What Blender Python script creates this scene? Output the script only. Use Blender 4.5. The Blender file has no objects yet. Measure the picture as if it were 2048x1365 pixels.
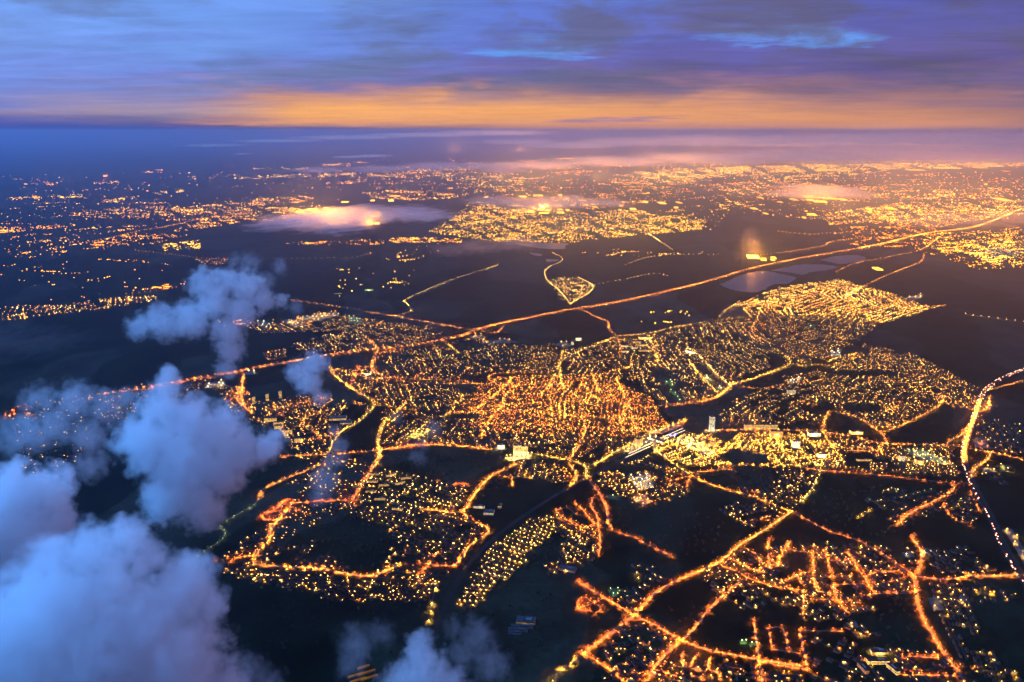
import bpy, bmesh, math, random
import numpy as np
from mathutils import Vector, Matrix

rng = np.random.default_rng(7)
random.seed(7)
scene = bpy.context.scene
COL = scene.collection
R = math.radians

# ---------------------------------------------------------------- camera
H = 1500.0                       # metres above the plain
W_PX, H_PX = 2048.0, 1365.0
F_PX = 1610.0
HORIZON = 262.0
PITCH = math.atan((H_PX / 2 - HORIZON) / F_PX)
cam = bpy.data.cameras.new("aerial_camera")
cam.sensor_width = 36.0
cam.lens = 36.0 * F_PX / W_PX
cam.clip_start = 1.0
cam.clip_end = 2.0e6
cam_o = bpy.data.objects.new("aerial_camera", cam)
COL.objects.link(cam_o)
cam_o.location = (0, 0, H)
cam_o.rotation_euler = (math.pi / 2 - PITCH, 0, 0)
scene.camera = cam_o

scene.render.engine = 'CYCLES'
scene.view_settings.view_transform = 'Standard'
scene.view_settings.look = 'None'
scene.view_settings.exposure = 0.0
scene.view_settings.gamma = 1.0
cy = scene.cycles
cy.max_bounces = 12
cy.diffuse_bounces = 1
cy.glossy_bounces = 2
cy.transmission_bounces = 2
cy.volume_bounces = 10
cy.transparent_max_bounces = 12
cy.use_denoising = True
cy.sample_clamp_indirect = 1.6
cy.use_light_tree = True
cy.volume_max_steps = 256
cy.use_adaptive_sampling = True
cy.adaptive_threshold = 0.02
cy.volume_step_rate = 1.0


def ray_dir(px, py):
    u = (px - W_PX / 2) / F_PX
    v = (H_PX / 2 - py) / F_PX
    c, s = math.cos(PITCH), math.sin(PITCH)
    return np.array([u + 0 * v, c + v * s, -s + v * c])


def g(px, py, z=0.0):
    """point of the ground that the map position (px, py) stands for"""
    d = ray_dir(px, py)
    t = (z - H) / d[2]
    return np.array([d[0] * t, d[1] * t])


def gs(pts):
    return np.array([g(*p) for p in pts])


def at(px, py, dist):
    d = ray_dir(px, py)
    d = d / np.linalg.norm(d)
    return np.array([0, 0, H]) + d * dist


def project(P):
    P = np.asarray(P, float)
    c, s = math.cos(PITCH), math.sin(PITCH)
    dz = P[:, 2] - H if P.shape[1] > 2 else np.full(len(P), -H)
    fw = P[:, 1] * c - dz * s
    up = P[:, 1] * s + dz * c
    fw = np.maximum(fw, 1e-3)
    return np.stack([W_PX / 2 + F_PX * P[:, 0] / fw, H_PX / 2 - F_PX * up / fw], 1)


def srgb(r, gg, b, k=1.0):
    out = []
    for v in (r, gg, b):
        v = v / 255.0
        out.append((v / 12.92 if v <= 0.04045 else ((v + 0.055) / 1.055) ** 2.4) * k)
    return (*out, 1.0)


# ---------------------------------------------------------------- node helper
class NT:
    def __init__(self, tree):
        self.t = tree
        self.n = tree.nodes
        self.l = tree.links

    def new(self, typ, **kw):
        nd = self.n.new(typ)
        for k, v in kw.items():
            setattr(nd, k, v)
        return nd

    def put(self, sock, val):
        if val is None:
            return
        if hasattr(val, 'is_linked') or hasattr(val, 'links'):
            self.l.new(val, sock)
        else:
            sock.default_value = val

    def math(self, op, a, b=None, c=None, clamp=False):
        nd = self.new('ShaderNodeMath', operation=op, use_clamp=clamp)
        for i, v in enumerate((a, b, c)):
            self.put(nd.inputs[i], v)
        return nd.outputs[0]

    def vmath(self, op, a, b=None, out=0):
        nd = self.new('ShaderNodeVectorMath', operation=op)
        self.put(nd.inputs[0], a)
        if b is not None:
            self.put(nd.inputs[1], b)
        return nd.outputs[out]

    def mix(self, fac, a, b):
        nd = self.new('ShaderNodeMix', data_type='RGBA')
        self.put(nd.inputs[0], fac)
        self.put(nd.inputs[6], a)
        self.put(nd.inputs[7], b)
        return nd.outputs[2]

    def mapr(self, v, a, b, c=0.0, d=1.0, smooth=True):
        nd = self.new('ShaderNodeMapRange', interpolation_type='SMOOTHSTEP' if smooth else 'LINEAR')
        self.put(nd.inputs[0], v)
        for i, x in enumerate((a, b, c, d)):
            nd.inputs[1 + i].default_value = x
        return nd.outputs[0]

    def noise(self, vec, scale, detail=3.0, rough=0.55, dim='3D', dist=0.0, color=False):
        nd = self.new('ShaderNodeTexNoise', noise_dimensions=dim)
        self.put(nd.inputs['Vector'], vec)
        nd.inputs['Scale'].default_value = scale
        nd.inputs['Detail'].default_value = detail
        nd.inputs['Roughness'].default_value = rough
        nd.inputs['Distortion'].default_value = dist
        return nd.outputs['Color' if color else 'Fac']

    def ramp(self, fac, stops):
        nd = self.new('ShaderNodeValToRGB')
        cr = nd.color_ramp
        cr.interpolation = 'LINEAR'
        while len(cr.elements) > 1:
            cr.elements.remove(cr.elements[-1])
        cr.elements[0].position = stops[0][0]
        cr.elements[0].color = stops[0][1]
        for p, c in stops[1:]:
            e = cr.elements.new(p)
            e.color = c
        self.put(nd.inputs[0], fac)
        return nd.outputs[0]


# ---------------------------------------------------------------- sky
world = bpy.data.worlds.new("World")
scene.world = world
world.use_nodes = True
SUN_EL, SUN_ROT = R(-1.5), R(-40)
wt = NT(world.node_tree)
world.node_tree.nodes.clear()
wout = wt.new('ShaderNodeOutputWorld')
bg = wt.new('ShaderNodeBackground')
wt.l.new(bg.outputs[0], wout.inputs[0])
dirv = wt.new('ShaderNodeTexCoord').outputs['Generated']
sx = wt.new('ShaderNodeSeparateXYZ')
wt.l.new(dirv, sx.inputs[0])
dx, dy, dz = sx.outputs
el0 = wt.math('ARCSINE', dz)
az0 = wt.math('ARCTAN2', dx, dy)
# the cloud deck seen in perspective: direction projected on a layer overhead
zz = wt.math('ADD', wt.math('MAXIMUM', dz, 0.0), 0.05)
cmb = wt.new('ShaderNodeCombineXYZ')
wt.put(cmb.inputs[0], wt.math('DIVIDE', dx, zz))
wt.put(cmb.inputs[1], wt.math('DIVIDE', dy, zz))
deck = cmb.outputs[0]
n1 = wt.noise(deck, 0.55, 5.0, 0.55)
n2 = wt.noise(wt.vmath('ADD', deck, (7.3, 2.1, 4.0)), 0.25, 4.0, 0.5)
n3 = wt.noise(wt.vmath('ADD', deck, (1.3, 9.1, 2.0)), 1.6, 5.0, 0.6)
wob = wt.math('ADD', wt.math('MULTIPLY', wt.math('SUBTRACT', n1, 0.5), 0.075), wt.math('MULTIPLY', wt.math('SUBTRACT', n3, 0.5), 0.034))
# warp less close to the horizon
wk = wt.mapr(el0, 0.0, 0.09, 0.12, 1.0)
el = wt.math('ADD', el0, wt.math('MULTIPLY', wob, wk))
az = wt.math('ADD', az0, wt.math('MULTIPLY', wt.math('SUBTRACT', n2, 0.5), 0.35))


def E(py):
    return (HORIZON - py) / F_PX / 0.40 + 0.05


SKY = [
    (-0.62, [(268, (14, 40, 140)), (256, (20, 55, 160)), (246, (45, 75, 175)), (232, (82, 108, 195)), (205, (88, 124, 214)), (165, (88, 142, 238)),
             (110, (104, 168, 250)), (60, (92, 150, 242)), (0, (84, 138, 238))]),
    (-0.42, [(268, (14, 38, 135)), (256, (30, 55, 145)), (246, (105, 95, 140)), (228, (165, 145, 165)), (205, (130, 130, 185)), (165, (92, 125, 215)),
             (110, (96, 155, 246)), (60, (92, 150, 242)), (0, (88, 145, 240))]),
    (-0.235, [(266, (30, 38, 110)), (257, (95, 75, 110)), (249, (238, 152, 58)), (231, (252, 168, 56)), (205, (205, 140, 105)), (175, (112, 108, 170)),
              (130, (86, 125, 220)), (60, (86, 135, 230)), (0, (92, 148, 240))]),
    (0.0, [(268, (90, 70, 110)), (257, (200, 125, 85)), (244, (238, 155, 72)), (220, (244, 160, 68)), (195, (205, 140, 105)), (165, (105, 92, 155)),
           (125, (84, 98, 195)), (60, (76, 108, 208)), (0, (74, 112, 215))]),
    (0.27, [(268, (150, 102, 105)), (256, (205, 132, 95)), (240, (232, 150, 82)), (215, (208, 138, 100)), (190, (155, 112, 122)), (150, (88, 80, 150)),
            (100, (82, 88, 180)), (50, (80, 92, 185)), (0, (60, 102, 210))]),
    (0.43, [(270, (180, 120, 105)), (256, (222, 142, 88)), (240, (212, 137, 90)), (215, (175, 120, 108)), (190, (130, 102, 130)), (150, (92, 82, 148)),
            (100, (88, 86, 165)), (50, (80, 85, 175)), (0, (72, 90, 190))]),
    (0.62, [(270, (140, 102, 112)), (256, (150, 108, 112)), (240, (145, 106, 116)), (215, (128, 100, 128)), (190, (112, 95, 140)), (150, (96, 85, 148)),
            (100, (86, 82, 160)), (50, (76, 76, 162)), (0, (68, 74, 165))]),
    (1.25, [(275, (200, 125, 95)), (240, (225, 140, 90)), (190, (150, 110, 120)), (150, (95, 85, 150)), (0, (72, 76, 160))]),
]
fac_e = wt.math('ADD', wt.math('DIVIDE', el, 0.40), 0.05, clamp=True)
UP_L, UP_R = (0.05, 0.33, 1.30, 1), (0.09, 0.11, 0.36, 1)
colr = None
for i, (a, stops) in enumerate(SKY):
    top = UP_L if a < -0.1 else ((0.06, 0.18, 0.70, 1) if a < 0.3 else UP_R)
    st = [(E(p), srgb(*c)) for p, c in stops] + [(0.72, top), (1.0, top)]
    r_ = wt.ramp(fac_e, st)
    if colr is None:
        colr = r_
    else:
        colr = wt.mix(wt.mapr(az, SKY[i - 1][0], a), colr, r_)
n4 = wt.noise(wt.vmath('MULTIPLY', deck, (0.55, 1.0, 1.0)), 1.15, 6.0, 0.62)
# clear blue gaps in the deck
for (px, py, wx, wy, k) in ((1120, 112, 170, 20, 0.95), (1545, 92, 120, 18, 0.9), (1450, 4, 240, 30, 0.9), (120, 110, 220, 40, 0.4), (1225, 243, 110, 6, 0.55)):
    ca, ce = math.atan((px - 1024) / F_PX), (HORIZON - py) / F_PX
    da = wt.math('DIVIDE', wt.math('SUBTRACT', az, ca), wx / F_PX)
    de = wt.math('DIVIDE', wt.math('SUBTRACT', el, ce), wy / F_PX)
    d2 = wt.math('ADD', wt.math('MULTIPLY', da, da), wt.math('MULTIPLY', de, de))
    d2 = wt.math('ADD', d2, wt.math('MULTIPLY', wt.math('SUBTRACT', n4, 0.5), 5.5))
    w_ = wt.math('MULTIPLY', wt.mapr(d2, 1.6, -0.4), k)
    colr = wt.mix(w_, colr, srgb(70, 152, 250) if k > 0.6 else srgb(82, 92, 180))
# soft light and dark streaks of the deck
tex = wt.math('ADD', 1.0, wt.math('MULTIPLY', wt.math('SUBTRACT', wt.noise(wt.vmath('MULTIPLY', deck, (0.5, 1.0, 1.0)), 1.9, 8.0, 0.66, dist=0.6), 0.5), 0.85))
tex2 = wt.math('ADD', 1.0, wt.math('MULTIPLY', wt.math('SUBTRACT', n2, 0.5), 0.7))
colr = wt.mix(wt.math('MULTIPLY', wt.mapr(n4, 0.52, 0.72), wt.mapr(el0, 0.03, 0.08, 0.0, 0.35)), colr, wt.mix(wt.mapr(az0, -0.3, 0.4), (0.10, 0.20, 0.55, 1), (0.10, 0.085, 0.24, 1)))
n5 = wt.noise(wt.vmath('MULTIPLY', dirv, (5.0, 5.0, 17.0)), 1.0, 6.0, 0.58, dist=0.4)
colr = wt.mix(wt.math('MULTIPLY', wt.mapr(n5, 0.44, 0.60), wt.mapr(el0, 0.02, 0.06, 0.0, 0.85)), colr, wt.mix(wt.mapr(az0, -0.45, 0.25), (0.10, 0.19, 0.48, 1), (0.105, 0.10, 0.215, 1)))
colr = wt.vmath('SCALE', colr)
colr.node.inputs[3].default_value = 1.0
wt.l.new(wt.math('ADD', 1.03, wt.math('MULTIPLY', wt.math('SUBTRACT', wt.math('MULTIPLY', tex, tex2), 1.0), wt.mapr(el0, 0.0, 0.06, 0.35, 1.0))), colr.node.inputs[3])
hsv = wt.new('ShaderNodeHueSaturation')
hsv.inputs['Saturation'].default_value = 0.93
hsv.inputs['Value'].default_value = 1.03
wt.l.new(colr, hsv.inputs['Color'])
colr = hsv.outputs[0]
sky = wt.new('ShaderNodeTexSky', sky_type='NISHITA', sun_disc=False, sun_elevation=SUN_EL, sun_rotation=SUN_ROT)
skyv = wt.vmath('SCALE', sky.outputs[0])
skyv.node.inputs[3].default_value = 0.02
# below the horizon: dim blue
below = wt.mapr(el0, -0.03, -0.004)
wt.put(bg.inputs[0], wt.vmath('ADD', wt.mix(below, (0.02, 0.03, 0.09, 1), colr), skyv))
bg.inputs[1].default_value = 1.0
try:
    world.cycles.sampling_method = 'MANUAL'
    world.cycles.sample_map_resolution = 1024
except Exception:
    pass

# last light of the sky after sunset, soft and blue, from the upper left
sun = bpy.data.lights.new("dusk_light", 'SUN')
sun.energy = 4.6
sun.angle = R(24)
sun.color = (0.075, 0.37, 1.0)
sun_o = bpy.data.objects.new("dusk_light", sun)
COL.objects.link(sun_o)
sun_o.rotation_euler = (R(48), 0, R(-100))


# ---------------------------------------------------------------- materials
def mat(name):
    m = bpy.data.materials.new(name)
    m.use_nodes = True
    m.node_tree.nodes.clear()
    nt = NT(m.node_tree)
    out = nt.new('ShaderNodeOutputMaterial')
    return m, nt, out


def surface(name, color, rough=0.85, var=0.3, scale=0.05, spec=0.2, metal=0.0):
    m, nt, out = mat(name)
    b = nt.new('ShaderNodeBsdfPrincipled')
    pos = nt.new('ShaderNodeNewGeometry').outputs['Position']
    n = nt.noise(pos, scale, 4.0)
    lo = tuple(c * (1 - var) for c in color[:3]) + (1,)
    hi = tuple(c * (1 + var) for c in color[:3]) + (1,)
    nt.put(b.inputs['Base Color'], nt.mix(nt.mapr(n, 0.3, 0.7), lo, hi))
    b.inputs['Roughness'].default_value = rough
    b.inputs['Specular IOR Level'].default_value = spec
    b.inputs['Metallic'].default_value = metal
    nt.l.new(b.outputs[0], out.inputs[0])
    return m


def glow(name, color, strength, sample=False, front_only=False, var=0.0, scale=0.02):
    m, nt, out = mat(name)
    e = nt.new('ShaderNodeEmission')
    e.inputs[0].default_value = (*color[:3], 1)
    e.inputs[1].default_value = strength
    s = None
    if var > 0:
        pos = nt.new('ShaderNodeNewGeometry').outputs['Position']
        n = nt.new('ShaderNodeTexWhiteNoise', noise_dimensions='3D')
        nt.put(n.inputs[0], nt.vmath('SNAP', pos, (scale, scale, scale)))
        s = nt.mapr(n.outputs[0], 0, 1, strength * (1 - var), strength * (1 + var), smooth=False)
    if front_only:
        bf = nt.new('ShaderNodeNewGeometry').outputs['Backfacing']
        s = nt.math('MULTIPLY', nt.math('SUBTRACT', 1.0, bf), s if s is not None else strength)
    if s is not None:
        nt.put(e.inputs[1], s)
    nt.l.new(e.outputs[0], out.inputs[0])
    try:
        m.cycles.emission_sampling = ('FRONT' if front_only else 'AUTO') if sample else 'NONE'
    except Exception:
        pass
    return m


# ---------------------------------------------------------------- mesh helpers
def mesh_obj(name, V, F, mats, midx=None, smooth=False):
    V = np.asarray(V, np.float32)
    me = bpy.data.meshes.new(name)
    if isinstance(F, np.ndarray):
        n, k = F.shape
        me.vertices.add(len(V))
        me.vertices.foreach_set('co', V.ravel())
        me.loops.add(n * k)
        me.loops.foreach_set('vertex_index', F.astype(np.int32).ravel())
        me.polygons.add(n)
        me.polygons.foreach_set('loop_start', np.arange(0, n * k, k, dtype=np.int32))
        me.polygons.foreach_set('loop_total', np.full(n, k, np.int32))
    else:
        me.from_pydata([tuple(v) for v in V], [], F)
    for m in (mats if isinstance(mats, (list, tuple)) else [mats]):
        me.materials.append(m)
    if midx is not None:
        me.polygons.foreach_set('material_index', np.asarray(midx, np.int32))
    if smooth:
        me.polygons.foreach_set('use_smooth', np.ones(len(me.polygons), bool))
    me.update(calc_edges=True)
    me.validate()
    o = bpy.data.objects.new(name, me)
    COL.objects.link(o)
    return o


def tag(o, label=None, cat=None, group=None, kind=None):
    if label:
        o['label'] = label
    if cat:
        o['category'] = cat
    if group:
        o['group'] = group
    if kind:
        o['kind'] = kind
    return o


def empty(name, loc, rz=0.0):
    o = bpy.data.objects.new(name, None)
    COL.objects.link(o)
    o.location = loc
    o.rotation_euler = (0, 0, rz)
    return o


class MB:
    """collects quads and triangles of one mesh"""

    def __init__(self):
        self.v, self.f, self.m = [], [], []

    def add(self, verts, faces, m=0):
        b = len(self.v)
        self.v += [tuple(map(float, p)) for p in verts]
        for f in faces:
            self.f.append(tuple(b + i for i in f))
            self.m.append(m)

    def box(self, c, s, rz=0.0, m=0, bottom=False):
        ca, sa = math.cos(rz), math.sin(rz)
        vs = []
        for dz_ in (0, 1):
            for (ax, ay) in ((-1, -1), (1, -1), (1, 1), (-1, 1)):
                x, y = ax * s[0] / 2, ay * s[1] / 2
                vs.append((c[0] + x * ca - y * sa, c[1] + x * sa + y * ca, c[2] + dz_ * s[2]))
        fs = [(4, 5, 6, 7), (0, 1, 5, 4), (1, 2, 6, 5), (2, 3, 7, 6), (3, 0, 4, 7)]
        if bottom:
            fs.append((3, 2, 1, 0))
        self.add(vs, fs, m)

    def build(self, name, mats, parent=None):
        o = mesh_obj(name, self.v, self.f, mats, self.m)
        if parent is not None:
            o.parent = parent
        return o


def replicate(TV, TF, TM, pos, ang=None, scl=None):
    """numpy copies of a triangle template"""
    n = len(pos)
    V = np.broadcast_to(TV[None], (n, *TV.shape)).copy()
    if scl is not None:
        V *= np.asarray(scl, float).reshape(n, 1, -1)
    if ang is not None:
        c, s = np.cos(ang)[:, None], np.sin(ang)[:, None]
        x, y = V[:, :, 0].copy(), V[:, :, 1].copy()
        V[:, :, 0] = x * c - y * s
        V[:, :, 1] = x * s + y * c
    V += np.asarray(pos)[:, None, :]
    F = TF[None] + (np.arange(n) * len(TV))[:, None, None]
    M = np.broadcast_to(TM[None], (n, len(TM)))
    return V.reshape(-1, 3), F.reshape(-1, 3), M.reshape(-1)


def in_poly(P, poly):
    poly = np.asarray(poly, float)
    x, y = P[:, 0], P[:, 1]
    inside = np.zeros(len(P), bool)
    j = len(poly) - 1
    for i in range(len(poly)):
        xi, yi = poly[i]
        xj, yj = poly[j]
        hit = ((yi > y) != (yj > y)) & (x < (xj - xi) * (y - yi) / (yj - yi + 1e-12) + xi)
        inside ^= hit
        j = i
    return inside


def resample(pts, step):
    pts = np.asarray(pts, float)
    seg = np.linalg.norm(np.diff(pts, axis=0), axis=1)
    s = np.concatenate([[0], np.cumsum(seg)])
    n = max(2, int(s[-1] / step) + 1)
    q = np.linspace(0, s[-1], n)
    return np.stack([np.interp(q, s, pts[:, 0]), np.interp(q, s, pts[:, 1])], 1)


def smooth_line(pts, it=2):
    pts = np.asarray(pts, float)
    for _ in range(it):
        a, b = pts[:-1], pts[1:]
        q = np.empty((2 * len(a), 2))
        q[0::2] = a * 0.75 + b * 0.25
        q[1::2] = a * 0.25 + b * 0.75
        q[0], q[-1] = pts[0], pts[-1]
        pts = q
    return pts


def normals(pts):
    t = np.gradient(pts, axis=0)
    t /= np.linalg.norm(t, axis=1)[:, None] + 1e-9
    return np.stack([-t[:, 1], t[:, 0]], 1)


def strip(pts, width, z, off=0.0):
    n = normals(pts)
    a, b = pts + n * (off + width / 2), pts + n * (off - width / 2)
    V = np.concatenate([np.c_[a, np.full(len(a), z)], np.c_[b, np.full(len(b), z)]])
    k = len(pts)
    i = np.arange(k - 1)
    F = np.stack([i + k, i + k + 1, i + 1, i], 1)
    return V, F


def join(parts):
    Vs, Fs, Ms, b = [], [], [], 0
    for p in parts:
        V, F = p[0], p[1]
        Vs.append(V)
        Fs.append(F + b)
        Ms.append(p[2] if len(p) > 2 else np.zeros(len(F), int))
        b += len(V)
    return np.concatenate(Vs), np.concatenate(Fs), np.concatenate(Ms)

# ---------------------------------------------------------------- the map (traced as map positions, turned into metres by g)
# road: (lamp colour, width in m, lamp spacing in m, line)
# lamp colours: r red sodium, o orange sodium, y bright yellow sodium, w pale yellow, g greenish white
MOTORWAY = [(180, 795), (240, 785), (300, 776), (400, 757), (475, 745), (538, 731), (602, 721), (660, 712), (732, 701), (800, 696), (859, 687), (923, 673),
            (950, 663), (998, 648), (1057, 636), (1136, 621), (1200, 612), (1279, 597), (1352, 579), (1418, 564), (1500, 538), (1584, 520),
            (1668, 506), (1752, 492), (1823, 474), (1860, 466), (1921, 460), (1949, 455), (1991, 441), (2033, 422), (2075, 410)]
EAST_MOTORWAY = [(2075, 732), (2047, 740), (2009, 755), (1987, 768), (1969, 783), (1961, 799), (1952, 825), (1941, 855), (1930, 886), (1927, 913),
                 (1932, 939), (1943, 964), (1956, 990), (1976, 1024), (1992, 1059), (2007, 1094), (2020, 1116), (2037, 1146), (2060, 1180), (2095, 1240)]
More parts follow.
